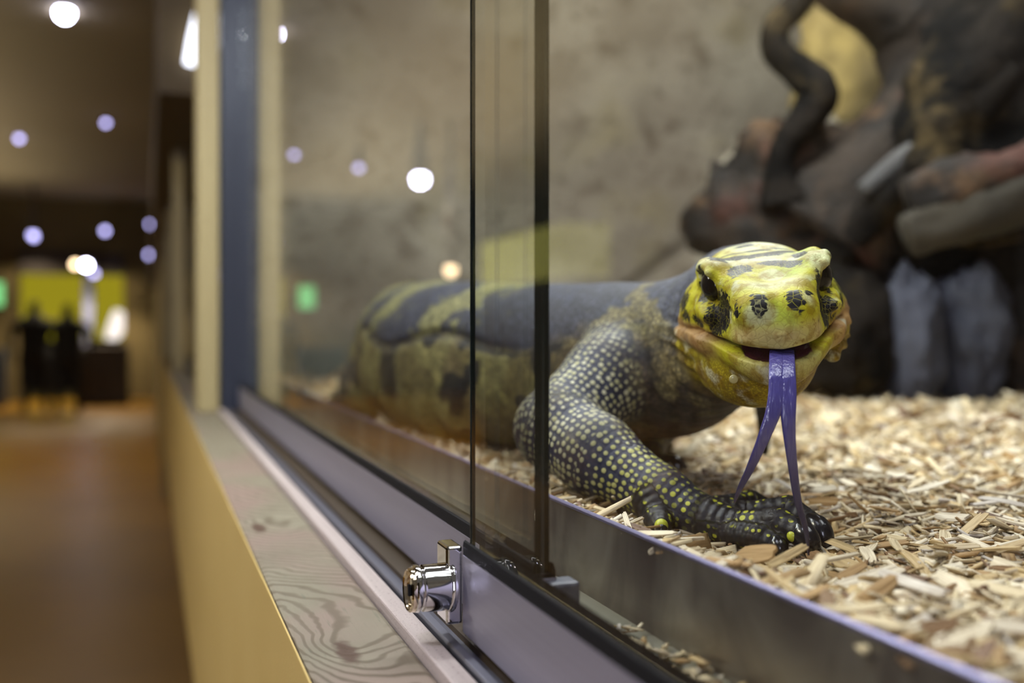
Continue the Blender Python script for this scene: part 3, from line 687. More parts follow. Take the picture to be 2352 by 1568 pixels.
# dark folds over the shoulder with a yellow-green patch below them
sh = np.zeros(len(V))
for a_, b_ in (((1290, 800, .55), (1380, 762, .53)), ((1380, 762, .53), (1470, 800, .50)), ((1300, 770, .55), (1420, 775, .52))):
    A0, B0 = at(*a_), at(*b_); ab = B0 - A0; t_ = np.clip(((V - A0) @ ab) / (ab @ ab), 0, 1); sh = np.maximum(sh, sstep(.013, .006, np.linalg.norm(V - A0 - t_[:, None] * ab, axis=1) + .004 * smooth_noise(90, 81)))
tdk = np.maximum(tdk, sh * .9)
tail = sstep(1.02, 1.08, Y); blend(T, L(60, 58, 44), tail * .7)
base = H * whead[:, None] + T * (1 - whead)[:, None]
dark = dk * whead + tdk * (1 - whead) * (1 - warm)
dark[(isarm > .01) & (Y > .9) & (zz > -.03)] *= .3
liz_o = mesh_obj('monitor_lizard', V, F, None, smooth=True) if False else None
def f_liz():
    c = attr('pig', 'Color'); d = attr('marks', 'Fac'); u = attr('auv'); reg = xyz(attr('reg')); wh, wa = reg[0], reg[1]
    p = attr('hloc')
    px, pt, pz = xyz(p)
    big = pt.step(.030, .020)                                   # large plates on the snout, small ones behind
    cellF = voro(p, 330, outs='Distance'); edA = voro(p, 330, 'DISTANCE_TO_EDGE'); edB = voro(p, 520, 'DISTANCE_TO_EDGE')
    cellc = voro(p, 330, outs='Color')
    ed = edB * (1.0 - big) + edA * big
    crack = ed.step(.07, .0)
    rnd = xyz(cellc)[0]
    # head marks: ragged at scale borders
    mk = (d + (rnd - .5) * .30 + (noise(vscale(p, (260, 900, 500)), 1, 3) - .5) * .55).step(.40, .52)
    hc = mixc(noise(p, 150, 4).step(.42, .62) * .75, c, mixc(1.0, c, L(196, 172, 130), 'MULTIPLY'))
    hc = mixc(noise(p, 420, 3).step(.60, .72) * .55, hc, L(120, 84, 22)); hc = mixc(noise(p, 95, 3).step(.58, .70) * .55, hc, L(222, 224, 196))
    hc = mixc(crack * .28, hc, L(120, 96, 30))
    hc = mixc(mk * (1.0 - crack * .55), hc, L(26, 24, 26))
    # trunk granules
    q = objco(); ge = voro(q, 420, 'F1', .8)
    tc = mixc((noise(q, 120, 3) - .3).step(.0, .6), mixc(1.0, c, L(170, 170, 170), 'MULTIPLY'), c)
    tc = mixc(ge.step(.22, .55) * .6, tc, L(34, 34, 36))
    sp_ = (noise(q, 330, 4, .6)).step(.44, .60)
    tc = mixc(sp_ * .45, tc, mixc(1.0, tc, L(120, 112, 96), 'MULTIPLY'))
    mk2 = (d + (noise(q, 160, 3) - .5) * .5).step(.42, .62)
    tc = mixc(mk2, tc, L(36, 34, 34))
    # limb beads in rows
    sp = N.nt.nodes.new('ShaderNodeTexVoronoi'); sp.voronoi_dimensions = '2D'; N.put(u, sp.inputs['Vector']); sp.inputs['Scale'].default_value = 262; sp.inputs['Randomness'].default_value = .42
    sd = N(sp.outputs['Distance']); sr = xyz(N(sp.outputs['Color']))
    us = xyz(u)[0]
    hand = us.step(.165, .20)
    size = .36 - sr[1] * .12 - (noise(u, 60, 2) - .5) * .35
    bead = (size - sd).step(-.03, .05)
    thin = (noise(u, 120, 2)).step(.53, .62); bead2 = bead * (1.0 - hand) + bead * hand * thin
    bc = mixc(us.step(.11, .19), mixc(sr[0], L(216, 212, 178), L(186, 182, 130)), L(186, 188, 50))
    ac = mixc(bead2, mixc(noise(u, 300, 2), mixc(hand, L(26, 28, 42), L(12, 12, 15)), mixc(hand, L(50, 54, 80), L(24, 24, 32))), bc)
    col = mixc(wh, tc, hc); col = mixc(wa, col, ac)
    hh = (ed.step(0, .16) * .24 + noise(p, 700, 2) * .2) * wh + (1.0 - ge) * (1.0 - wh) * (1.0 - wa) * .7 + (1.0 - sd * 1.4) * wa * .9 + noise(q, 900, 2) * .15
    rough = .62 - wh * .10 - wa * .12 - mk * wh * .08
    thr = pz.step(-.006, -.018)
    tg_ = voro(p, 900, 'F1', .9)
    col = mixc(tg_.step(.3, .6) * thr * wh * .5, col, L(92, 70, 26))
    hh = hh + N.math('SINE', us * 1500) * hand * wa * .5 + (1.0 - tg_) * thr * wh * .5
    return {'Specular IOR Level': .45 - wh * .27, 'Base Color': col, 'Normal': bump(hh, .6 - wh * .25, .0007), 'Roughness': rough}
M['lizard'] = mat('scaly_lizard_skin', f_liz, spec=.45)
LZ = mesh_obj('monitor_lizard', V, F, M['lizard'], smooth=True)
tag(LZ, 'large monitor lizard with yellow black-marked head and beaded forelegs, facing the viewer behind the glass', 'lizard')
me = LZ.data
a = me.attributes.new('pig', 'FLOAT_COLOR', 'POINT'); a.data.foreach_set('color', np.hstack([base, np.ones((len(V), 1))]).astype(np.float32).ravel())
a = me.attributes.new('marks', 'FLOAT', 'POINT'); a.data.foreach_set('value', dark.astype(np.float32))
a = me.attributes.new('auv', 'FLOAT_VECTOR', 'POINT'); a.data.foreach_set('vector', auv.astype(np.float32).ravel())
a = me.attributes.new('hloc', 'FLOAT_VECTOR', 'POINT'); a.data.foreach_set('vector', hl.astype(np.float32).ravel())
a = me.attributes.new('reg', 'FLOAT_VECTOR', 'POINT'); a.data.foreach_set('vector', np.stack([whead, warm, 0 * warm], 1).astype(np.float32).ravel())

def liz_part(name, V_, F_, m, smooth=True, label=None):
    o = mesh_obj(name, V_, F_, m, smooth=smooth); o.parent = LZ
    if label: o['label'] = label
    return o
def sphere(c, r, nu=32, nv=20, M3=None):
    V_ = []; F_ = []
    for j in range(nv + 1):
        for i in range(nu):
            a, b = 2 * math.pi * i / nu, math.pi * j / nv
            p = np.array([math.sin(b) * math.cos(a), math.sin(b) * math.sin(a), math.cos(b)]) * r
            V_.append(np.asarray(c) + (M3 @ p if M3 is not None else p))
    for j in range(nv):
        for i in range(nu): F_.append((j * nu + i, j * nu + (i + 1) % nu, (j + 1) * nu + (i + 1) % nu, (j + 1) * nu + i))
    return V_, F_
M['eye'] = mat('dark_brown_eye', col=(.010, .007, .005), rough=.08, spec=.22)
M['lid'] = mat('yellow_grey_eyelid', lambda: {'Base Color': mixc(noise(objco(), 700, 2), L(180, 176, 90), L(110, 104, 80)), 'Normal': bump(voro(objco(), 900), .5, .0004)}, rough=.45)
for sgn in (-1, 1):
    ec = toworld((sgn * .0214, .0412, .0200))
    ev, ef = sphere(ec, np.array([.0062, .0078, .0074]), M3=HM); eye = liz_part('eye', ev, ef, M['eye'])
# tongue
def f_tongue():
    q = objco(); z_ = xyz(q)[2]
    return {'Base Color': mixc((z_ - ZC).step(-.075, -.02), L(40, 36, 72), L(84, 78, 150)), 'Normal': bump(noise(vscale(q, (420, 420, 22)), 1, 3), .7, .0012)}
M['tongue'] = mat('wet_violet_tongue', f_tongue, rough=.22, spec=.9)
TV = []; TF = []
def tongue_strip(path, wd, th, merge=None):
    P = catmull(np.array([at(*p) for p in path]), 6); W_ = catmull(np.array(wd, float)[:, None], 6)[:, 0]; T_ = catmull(np.array(th, float)[:, None], 6)[:, 0]
    n = len(TV); K = 14; rt = np.array([math.cos(TH), -math.sin(TH), 0]); fr = np.array([math.sin(TH), math.cos(TH), 0])
    for i in range(len(P)):
        for k in range(K):
            a = 2 * math.pi * k / K; cx, sy = math.cos(a), math.sin(a)
            TV.append(P[i] + rt * W_[i] * cx + fr * T_[i] * (sy - .55 * (cx * cx) ))
    for i in range(len(P) - 1):
        for k in range(K): TF.append((n + i * K + k, n + i * K + (k + 1) % K, n + (i + 1) * K + (k + 1) % K, n + (i + 1) * K + k))
    TF.append(tuple(n + k for k in range(K))[::-1]); TF.append(tuple(n + (len(P) - 1) * K + k for k in range(K)))
tongue_strip([(1782, 800, .415), (1782, 806, .398), (1781, 850, .3845), (1781, 900, .3805), (1775, 945, .379), (1755, 1000, .379), (1725, 1070, .381), (1700, 1120, .384), (1686, 1155, .387)],
             [.0030, .0028, .0028, .0030, .0031, .0026, .0019, .0012, .0004], [.0016, .0017, .0019, .0019, .0018, .0015, .0011, .0008, .0003])
tongue_strip([(1806, 798, .415), (1807, 806, .398), (1809, 850, .3845), (1810, 900, .3805), (1809, 945, .379), (1812, 1000, .379), (1820, 1070, .380), (1832, 1150, .382), (1850, 1215, .384), (1857, 1275, .387)],
             [.0029, .0028, .0028, .0030, .0030, .0024, .0019, .0015, .0011, .0004], [.0016, .0017, .0019, .0019, .0018, .0015, .0011, .0009, .0007, .0003])
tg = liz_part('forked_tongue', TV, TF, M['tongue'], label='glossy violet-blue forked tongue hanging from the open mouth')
# claws
M['claw'] = mat('black_claw', lambda: {'Normal': bump(noise(vscale(objco(), (900, 900, 200)), 1, 3), .3, .0003)}, col=(.010, .010, .013), rough=.18, spec=.6)
M['cuticle'] = mat('yellow_green_claw_scale', col=L(190, 196, 60), rough=.35)
CL = []
for pts, rr in (
    ([(1517, 1202, .430), (1519, 1216, .424), (1520, 1234, .423)], [.0040, .0032, .0010]),
    ([(1776, 1246, .411), (1790, 1262, .405), (1797, 1290, .403)], [.0052, .0046, .0010]),
    ([(1826, 1214, .409), (1852, 1236, .402), (1862, 1262, .401), (1862, 1290, .402)], [.0058, .0056, .0042, .0008]),
    ([(1852, 1197, .423), (1880, 1216, .416), (1893, 1246, .413), (1896, 1280, .412)], [.0046, .0058, .0046, .0008]),
    ([(1762, 1168, .456), (1778, 1176, .454), (1784, 1192, .453)], [.0040, .0034, .0008]),
    ([(1526, 1066, .594), (1556, 1076, .586), (1572, 1118, .585)], [.0066, .0070, .0012])):
    v_, f_ = tube([at(*p) for p in pts], rr, 14, squash=.85); CL.append(liz_part('claw', v_, f_, M['claw']))
for ci, (c_, r_) in enumerate((((1519, 1207, .4250), .0030), ((1782, 1247, .4075), .0032), ((1822, 1230, .4040), .0026), ((1728, 1160, .4520), .0020))):
    v_, f_ = sphere(at(*c_), r_, 16, 10); o_ = liz_part('claw_scale', v_, f_, M['cuticle'], label='yellow-green scale above the claw'); o_.parent = CL[(0, 1, 2, 4)[ci]]
# flake of shed skin on the chin
v_, f_ = sphere(toworld((-.0185, .0150, -.0150)), np.array([.0019, .0010, .0019]), 16, 10, HM)
liz_part('skin_flake', v_, f_, mat('translucent_shed_skin', col=L(190, 180, 120), rough=.2, spec=.7), label='small shiny flake of shed skin on the chin')
# ================================================================ wood shavings
def chips(cx, cy, cz, Ln, Wd, Th, yaw, pit, rol, cur, colr):
    """bent flat chips as one vertex/face array: 4 cross-sections x 4 corners"""
    n = len(cx); K = 4; u = np.linspace(-.5, .5, K)
    V = np.zeros((n, K, 4, 3)); U = np.zeros((n, K, 4, 3))
    for k in range(K):
        tp = 1 - .35 * (abs(u[k]) * 2) ** 2 * rng.random(n)
        for j, (sx, sz) in enumerate(((-1, -1), (1, -1), (1, 1), (-1, 1))):
            V[:, k, j, 0] = Ln * u[k] + (rng.random(n) - .5) * Wd * .5 * (k in (0, K - 1)); V[:, k, j, 1] = sx * Wd / 2 * tp; V[:, k, j, 2] = sz * Th / 2 + cur * Ln * (u[k] ** 2) * 1.2
            U[:, k, j, 0] = sx * Wd / 2 + cx * 3.1; U[:, k, j, 1] = Ln * u[k] + cy * 2.3; U[:, k, j, 2] = cz
    def rot(V, a, i, j):
        c, s = np.cos(a)[:, None, None], np.sin(a)[:, None, None]; p, q = V[..., i].copy(), V[..., j].copy(); V[..., i] = p * c - q * s; V[..., j] = p * s + q * c
    rot(V, rol, 1, 2); rot(V, pit, 0, 2); rot(V, yaw, 0, 1)
    V += np.stack([cx, cy, cz], 1)[:, None, None, :]
    F = []
    for k in range(K - 1):
        for j in range(4): F.append((k * 4 + j, k * 4 + (j + 1) % 4, (k + 1) * 4 + (j + 1) % 4, (k + 1) * 4 + j))
    F += [(3, 2, 1, 0), ((K - 1) * 4, (K - 1) * 4 + 1, (K - 1) * 4 + 2, (K - 1) * 4 + 3)]
    F = np.array(F)[None] + (np.arange(n) * K * 4)[:, None, None]
    C = np.repeat(colr[:, None, :], K * 4, 1).reshape(-1, 3)
    return V.reshape(-1, 3), F.reshape(-1, 4), C, U.reshape(-1, 3)
PAL = np.array([L(238, 228, 202), L(222, 206, 168), L(204, 180, 132), L(178, 146, 98), L(232, 220, 190), L(140, 110, 76), L(212, 204, 190), L(126, 100, 80)])
PW = np.array([.17, .24, .20, .13, .12, .07, .05, .03]); PW = PW / PW.sum()
def cols(n): return PAL[rng.choice(len(PAL), n, p=PW)] * (1 + (rng.random((n, 1)) - .5) * .25)
def bedh(x, y):
    """height of the bedding surface"""
    P = np.stack([x, y, 0 * x], 1)
    h = -.0905 + .0045 * vnoise(P, 9, 51) + .0028 * vnoise(P, 26, 52) - .004 * sstep(.30, .5, x) * 0
    h = h + .0085 * sstep(.195, .170, x) * sstep(.60, .36, y) - .0045 * np.exp(-(((x - .245) / .06) ** 4 + ((y - .38) / .075) ** 4)) + .003 * np.exp(-(((x - .26) / .05) ** 2 + ((y - .24) / .05) ** 2))
    return ZC + h
def set_attrs(me, C, U):
    a = me.attributes.new('Col', 'FLOAT_COLOR', 'POINT'); a.data.foreach_set('color', np.hstack([C, np.ones((len(C), 1))]).astype(np.float32).ravel())
    a = me.attributes.new('cuv', 'FLOAT_VECTOR', 'POINT'); a.data.foreach_set('vector', U.astype(np.float32).ravel())
# underlayer
nx, ny = 150, 240
gx = .170 + (np.linspace(0, 1, nx) ** 1.3) * 1.45; gy = np.linspace(-.7, 1.66, ny)
GX, GY = np.meshgrid(gx, gy, indexing='ij'); gz = bedh(GX.ravel(), GY.ravel()) - .003
Vg = np.stack([GX.ravel(), GY.ravel(), gz], 1); ii = np.arange((nx - 1) * (ny - 1)); i_, j_ = ii // (ny - 1), ii % (ny - 1); a0 = i_ * ny + j_
Fg = np.stack([a0, a0 + ny, a0 + ny + 1, a0 + 1], 1)
g = mesh_obj('bedding_base', Vg, Fg, M['bed'], smooth=True); tag(g, 'packed pale layer of wood shavings on the terrarium floor', 'bedding', kind='stuff')
def scatter(n, dens):
    """points inside the viewed wedge, denser near the lens"""
    X = .17 + rng.random(n * 4) ** dens * 1.43; Y = -.25 + rng.random(n * 4) * 1.85
    d = X * math.sin(TH) + Y * math.cos(TH); px = 340 + X * 2435 / np.maximum(d, .02)
    ok = (d > .16) & (px > 350) & (px < 3800); X, Y, d = X[ok], Y[ok], d[ok]
    w_ = np.clip((.42 / d) ** 1.1, .0, 2.2) / 2.2; ok = rng.random(len(X)) < w_ ; return X[ok][:n], Y[ok][:n]
X1, Y1 = scatter(230000, 1.25)
n = len(X1); print('chips', n)
sz = np.exp(rng.normal(0, .52, n)); dist = np.hypot(X1, Y1); gs = np.clip(dist / .55, .85, 1.9)
Ln = .0118 * sz * gs; Wd = .0026 * np.exp(rng.normal(0, .50, n)) * gs; Th_ = .0005 + .0006 * rng.random(n)
lay = rng.random(n)
Vc, Fc, Cc, Uc = chips(X1, Y1, bedh(X1, Y1) - .001 + lay * .0045, Ln, Wd, Th_, rng.random(n) * 6.28, rng.normal(0, .22, n), rng.normal(0, .5, n), rng.normal(0, .12, n), cols(n))
# keep chips out of the steel plate
Vc[:, 0] = np.maximum(Vc[:, 0], .1685)
o = mesh_obj('wood_shavings', Vc, Fc, M['chip']); set_attrs(o.data, Cc, Uc)
tag(o, 'pale wood shavings bedding spread over the terrarium floor', 'shavings', kind='stuff')
# loose bits on the ledge between track and plate
n = 420; X2 = .134 + rng.random(n) ** 1.0 * .030; Y2 = .05 + rng.random(n) * .27; ok = rng.random(n) < np.where(Y2 > .20, 1.0, .45); X2, Y2 = X2[ok], Y2[ok]; n = len(X2)
Vc, Fc, Cc, Uc = chips(X2, Y2, Z(.1072) + rng.random(n) * .003, .0058 * np.exp(rng.normal(0, .4, n)), .0015 * np.exp(rng.normal(0, .4, n)), .0004 + .0003 * rng.random(n), rng.random(n) * 6.28, rng.normal(0, .15, n), rng.normal(0, .3, n), rng.normal(0, .1, n), cols(n))
Vc[:, 0] = np.clip(Vc[:, 0], .1320, .1655); Vc[:, 2] = np.maximum(Vc[:, 2], Z(.1079))
o = mesh_obj('wood_crumbs', Vc, Fc, M['chip']); set_attrs(o.data, Cc, Uc)
tag(o, 'small wood crumbs lying on the ledge between glass rail and steel plate', 'shavings', kind='stuff')

# individual larger chips at the front
def big_chip(p, Ln, Wd, Th_, yaw, pit, rol, cur, col, label=None, group='large wood chips at the front of the bedding', name='wood_chip'):
    K, J = 9, 4; V = []; U = []; C = []; je = rng.normal(0, 1, (2, J + 1))
    for k in range(K):
        u = k / (K - 1) - .5
        for side in (0, 1):
            for j in range(J + 1):
                v = j / J - .5; tp = 1 - .25 * (abs(u) * 2) ** 3
                xx = Ln * u + (je[0, j] if k == 0 else je[1, j] if k == K - 1 else 0) * Wd * .16
                V.append((xx, v * Wd * tp, (side - .5) * Th_ * (1 - .5 * abs(v)) + cur * Ln * u * u * 1.6 + .15 * Th_ * math.sin(j * 2.2 + k * .4))); U.append((v * Wd + p[0], Ln * u + p[1], 0)); C.append(col)
    F = []; W2 = (J + 1) * 2; idx = lambda k, s_, j: k * W2 + s_ * (J + 1) + j
    for k in range(K - 1):
        for j in range(J):
            F.append((idx(k, 1, j), idx(k + 1, 1, j), idx(k + 1, 1, j + 1), idx(k, 1, j + 1))); F.append((idx(k, 0, j + 1), idx(k + 1, 0, j + 1), idx(k + 1, 0, j), idx(k, 0, j)))
        F.append((idx(k, 0, 0), idx(k + 1, 0, 0), idx(k + 1, 1, 0), idx(k, 1, 0))); F.append((idx(k, 1, J), idx(k + 1, 1, J), idx(k + 1, 0, J), idx(k, 0, J)))
    for j in range(J):
        F.append((idx(0, 0, j), idx(0, 1, j), idx(0, 1, j + 1), idx(0, 0, j + 1))); F.append((idx(K - 1, 0, j + 1), idx(K - 1, 1, j + 1), idx(K - 1, 1, j), idx(K - 1, 0, j)))
    o = mesh_obj(name, V, F, M['chip'], smooth=False, loc=p); set_attrs(o.data, np.array(C), np.array(U))
    from mathutils import Euler
    o.rotation_euler = (Matrix.Rotation(yaw, 4, 'Z') @ Matrix.Rotation(-pit, 4, 'Y') @ Matrix.Rotation(rol, 4, 'X')).to_euler()
    tag(o, label, 'wood chip', group); return o
GEN = 'pale wood chip lying among others at the front of the bedding'
def from_px(x0, y0, x1, y1, h=.086):
    """ends of a chip seen at two photo pixels, on the bedding surface"""
    P = []
    for px, py in ((x0, y0), (x1, y1)): P.append(at(px, py, h * 2287 / (py - 750)))
    P = np.array(P); c = P.mean(0); dv = P[1] - P[0]; return c, np.linalg.norm(dv), math.atan2(dv[1], dv[0])
for x0, y0, x1, y1, wd, pit, rol, h, col, lab in (
    (1745, 1310, 1890, 1358, .0052, 0, .2, .083, 0, 'thick pale wood chip with ribbed grain in front of the claws, by the steel plate'),
    (1765, 1292, 1850, 1262, .0034, .1, .5, .080, 2, 'short tan wood stick leaning against the black claws'),
    (1850, 1292, 1970, 1276, .0026, .05, .1, .083, 4, 'slim straight white wood sliver right of the big claw'),
    (2025, 1315, 2170, 1368, .0046, .02, .4, .080, 6, 'grey weathered wood chip with dark lines on the right of the bedding'),
    (1690, 1262, 1775, 1285, .0090, .25, .7, .081, 3, 'broad brown bark-like chip standing at the toes'),
    (1300, 1140, 1400, 1185, .0028, .1, .2, .080, 1, 'long pinkish wood splinter under the forearm by the steel plate'),
    (1405, 1215, 1475, 1195, .0018, .1, .2, .079, 4, 'thin white splinter crossing the plate edge under the wrist'),
    (1500, 1255, 1530, 1245, .0060, .0, .3, .079, 0, 'small rounded white chip below the thumb claw'),
    (1560, 1242, 1632, 1302, .0026, .1, .2, .079, 4, 'white wood sliver pointing down to the steel plate below the hand'),
    (1540, 1240, 1616, 1236, .0020, .0, .1, .081, 0, 'straight pale stick lying beneath the hand'),
    (2215, 1330, 2262, 1372, .0030, .3, .6, .082, 7, 'dark brown wood chip standing up at the right'),
    (2100, 1395, 2290, 1372, .0048, .0, .2, .083, 4, 'long whitish wood slat at the right of the bedding'),
    (1960, 1440, 1985, 1505, .0034, .15, .4, .080, 1, 'tan chip leaning on the plate edge near the lower right'),
    (1880, 1380, 1940, 1400, .0046, .1, .5, .081, 3, 'brown-edged chip beside the ribbed pale chip'),
    (2040, 1455, 2110, 1440, .0040, .1, .3, .081, 4, 'broad cream chip near the plate at lower right'),
    (2130, 1470, 2250, 1500, .0044, .05, .2, .082, 0, 'big blurred cream chip at the lower right corner of the bedding')):
    c, l_, yw = from_px(x0, y0, x1, y1, h); big_chip(c, l_, wd, .0012, yw, pit, rol, rng.normal(0, .03), PAL[col], lab)
cnt = 0
while cnt < 240:
    X = .172 + random.random() ** 1.5 * .30; Yy = .08 + random.random() * .42; d = X * math.sin(TH) + Yy * math.cos(TH); px = 340 + X * 2435 / d
    if px > 2380 or d < .2: continue
    if 1180 < px < 1900 and d > .40 and X < .29: continue
    z_ = float(bedh(np.array([X]), np.array([Yy]))[0]) + .0048 + random.random() * .0025
    big_chip((max(X, .176), Yy, z_), random.uniform(.011, .024), random.uniform(.0020, .0058), random.uniform(.0006, .0012), random.uniform(0, 3.14), random.gauss(0, .16), random.gauss(0, .4), random.gauss(0, .05), cols(1)[0], GEN)
    cnt += 1
o = big_chip(at(1346, 1277, .339), .0042, .0019, .0003, .4, .3, 1.3, .05, PAL[4], 'tiny white flake stuck on the face of the steel plate', None, 'wood_flake'); o.location.x = .1655
o = big_chip(at(1018, 1160, .44), .006, .0028, .0004, 1.2, .9, 1.0, .05, PAL[4], 'tiny white flake behind the farther glass panel, left of the chrome lock', None, 'wood_flake'); o.location.x = .1655; o.location.y = .42; o.location.z = Z(.086)

# ================================================================ driftwood, rocks behind the lizard
def branch(name, pts, rad, m, label, jit=.12, seg=20, group=None, cat='branch'):
    v_, f_ = tube([at(*p) for p in pts], rad, seg, jitter=jit, sub=8); o = mesh_obj(name, v_, f_, m, smooth=True); tag(o, label, cat, group); return o
G = 'driftwood pieces in the terrarium'
branch('driftwood_branch', [(1860, -60, 1.22), (1835, 5, 1.22), (1785, 60, 1.22), (1782, 110, 1.22), (1835, 165, 1.21), (1880, 215, 1.20), (1850, 275, 1.20), (1805, 330, 1.20), (1790, 400, 1.20), (1800, 470, 1.20)],
       [.018, .018, .017, .018, .021, .024, .021, .017, .018, .03], M['bark2'], 'dark twisting S-shaped branch rising above the lizard head', .1, group=G)
branch('driftwood_log', [(1900, -60, 1.30), (2120, 40, 1.28), (2140, 200, 1.27), (2080, 330, 1.26), (1960, 440, 1.25), (1870, 560, 1.25)], [.04, .072, .060, .066, .08, .10], M['bark'], 'thick dark trunk leaning behind the lizard head, right of the twisting branch', .12, group=G)
branch('driftwood_log', [(2420, -120, 1.15), (2330, 60, 1.15), (2235, 260, 1.16), (2210, 400, 1.18), (2200, 540, 1.2)], [.075, .070, .08, .10, .07], M['bark2'], 'massive near-black trunk at the upper right corner', .30, group=G)
branch('driftwood_branch', [(1980, 440, 1.14), (2080, 360, 1.13), (2180, 325, 1.12), (2290, 300, 1.12), (2420, 280, 1.12)], [.010, .012, .013, .012, .010], M['greybark'], 'pale grey branch slanting across the dark trunks at right', .1, group=G)
branch('driftwood_branch', [(2090, 470, 1.06), (2200, 430, 1.05), (2320, 410, 1.04), (2420, 370, 1.04)], [.03, .032, .030, .03], M['bark'], 'brown bough below the pale grey branch at the right edge', .15, group=G)
branch('driftwood_branch', [(1880, 620, 1.2), (2000, 500, 1.16), (2120, 380, 1.12), (2330, 160, 1.10)], [.022, .022, .02, .02], M['bark2'], 'long dark straight limb leaning up to the right across the trunks', .15, group=G)
branch('driftwood_root', [(2080, 540, 1.05), (2230, 490, 1.04), (2400, 430, 1.03)], [.022, .030, .028], M['moss'], 'ochre mossy root bulge among dark trunks near the right edge', .18, group=G)
def blob(name, c, r, m, label, amp=.12, seed=1, cat='rock', yaw=0, group=None):
    V_, F_ = sphere((0, 0, 0), 1.0, 56, 36); V_ = np.array(V_)
    dsp = 1 + amp * vnoise(V_, 2.1, seed) + amp * .7 * vnoise(V_, 5, seed + 1) + amp * .5 * vnoise(V_, 11, seed + 2); V_ = V_ * dsp[:, None] * np.asarray(r)
    c_, s_ = math.cos(yaw), math.sin(yaw); V_ = V_ @ np.array([[c_, s_, 0], [-s_, c_, 0], [0, 0, 1]]) + np.asarray(c)
    o = mesh_obj(name, V_, F_, m, smooth=True); return tag(o, label, cat, group)
blob('driftwood_stump', at(1810, 520, 1.28), (.115, .10, .125), M['bark'], 'wide knotted dark stump behind the lizard head where the branches meet', .22, 3, 'stump', -.3, G)
blob('driftwood_stump', at(2240, 545, 1.27), (.20, .10, .065), M['bark2'], 'low black root mass at right behind the bedding', .25, 9, 'stump', -.3, G)
RK = 'stones along the back of the terrarium'
blob('boulder', at(1925, 770, 1.20), (.066, .08, .090), M['bark2'], 'round black hollow boulder just right of the lizard head', .08, 14, 'rock', 0, RK)
blob('boulder', at(2095, 775, 1.16), (.034, .04, .085), M['bluestone'], 'tall blue-grey stone right of the black boulder', .14, 18, 'rock', 0, RK)
blob('boulder', at(2225, 770, 1.18), (.042, .05, .085), M['bluestone'], 'second tall blue-grey stone, farther right near the dark root mass', .16, 22, 'rock', 0, RK)
blob('boulder', at(2360, 760, 1.26), (.060, .06, .12), M['bark'], 'brown stone at the right edge behind the bedding', .16, 27, 'rock', 0, RK)
blob('boulder', at(1985, 190, 1.62), (.13, .07, .19), M['yrock'], 'tall ochre rock face between the twisting branch and the trunk', .10, 31, 'rock', 0, RK)
blob('boulder', at(2230, 60, 1.60), (.10, .06, .13), M['yrock'], 'ochre rock showing in the fork of the trunks at upper right', .10, 35, 'rock', 0, RK)
# support under the ochre rocks: a rock shelf against the back wall
blob('boulder', at(1950, 560, 1.62), (.26, .10, .22), M['rock'], 'broad grey-brown rock shelf behind the stump', .12, 41, 'rock', 0, RK)
v_, f_ = tube([at(1752, 1085, .66), at(1756, 1010, .66), at(1748, 930, .66), at(1752, 880, .66)], [.0022, .0036, .0042, .004], 10, jitter=.1); tw_ = mesh_obj('twig', v_, f_, M['bark2'], smooth=True)
tag(tw_, 'thin dark twig upright in the shavings just behind the tongue', 'twig')

# ================================================================ the corridor
def glow(p, r, m):
    """the light each lamp gives"""
    l = bpy.data.lights.new('lamp_light', 'SPOT'); l.shadow_soft_size = .03; l.spot_size = math.radians(135); l.spot_blend = .4
    l.energy = {'cool_white_lamp_glow': 60, 'dim_violet_lamp_glow': 34, 'warm_lamp_glow': 34}[m.name]
    l.color = (1.0, .84, .60); o = bpy.data.objects.new('lamp_light', l); COL.objects.link(o); o.location = (p[0], p[1] - (.3 if p[1] > 12.5 else 0), p[2] - r * 2)
def lamp(px, py, d, r, m, label, wall=False, zfix=None):
    p = at(px, py, d)
    if zfix is not None: p[2] = zfix
    e = empty('ceiling_spotlight' if not wall else 'wall_spotlight', tuple(p)); tag(e, label, 'spotlight', 'small lamps in the corridor')
    v_, f_ = sphere(p, r, 16, 10); mesh_obj('bulb', v_, f_, m, e, smooth=True)
    glow(p, r, m)
    if not wall: MB().lathe([(r * .6, r * 1.3), (r * 2.5, r * 1.3), (r * 2.6, r * .4), (max(2.6 - p[2], r * 3), r * .4)], tuple(p), (0, 0, 1), 16).build('housing', M['darkwood'], e)
    else: MB().lathe([(r * .8, r * 1.2), (r * 3, r * 1.2), (max(14.0 - p[1], r * 4), r * .3)], tuple(p), (0, 1, 0), 16).build('housing', M['darkwood'], e)
lamp(148, 30, 5.2, .040, M['bulbw'], 'brightest white ceiling spotlight at the top left of the corridor')
lamp(243, 282, 7.9, .022, M['bulbd'], 'dim ceiling spotlight nearest the display windows, above the doorway')
lamp(44, 318, 8.6, .026, M['bulbd'], 'dim ceiling spotlight at the far left of the corridor')
lamp(78, 544, 12.5, .036, M['bulbd'], 'violet-white spotlight at left on the end wall', True)
lamp(241, 530, 12.5, .036, M['bulbd'], 'violet-white spotlight above the middle of the doorway', True)
lamp(346, 515, 12.5, .034, M['bulbd'], 'upper of two violet-white spotlights close to the display windows', True)
lamp(344, 585, 12.5, .038, M['bulbd'], 'lower of two violet-white spotlights close to the display windows', True)
lamp(173, 607, 12.5, .040, M['bulbo'], 'warm orange lamp over the doorway, left of a white one', True)
lamp(198, 609, 12.4, .045, M['bulbw'], 'bright white lamp over the doorway beside the orange lamp', True)
lamp(216, 628, 12.5, .036, M['bulbd'], 'faint lamp just below the bright white lamp over the doorway', True)
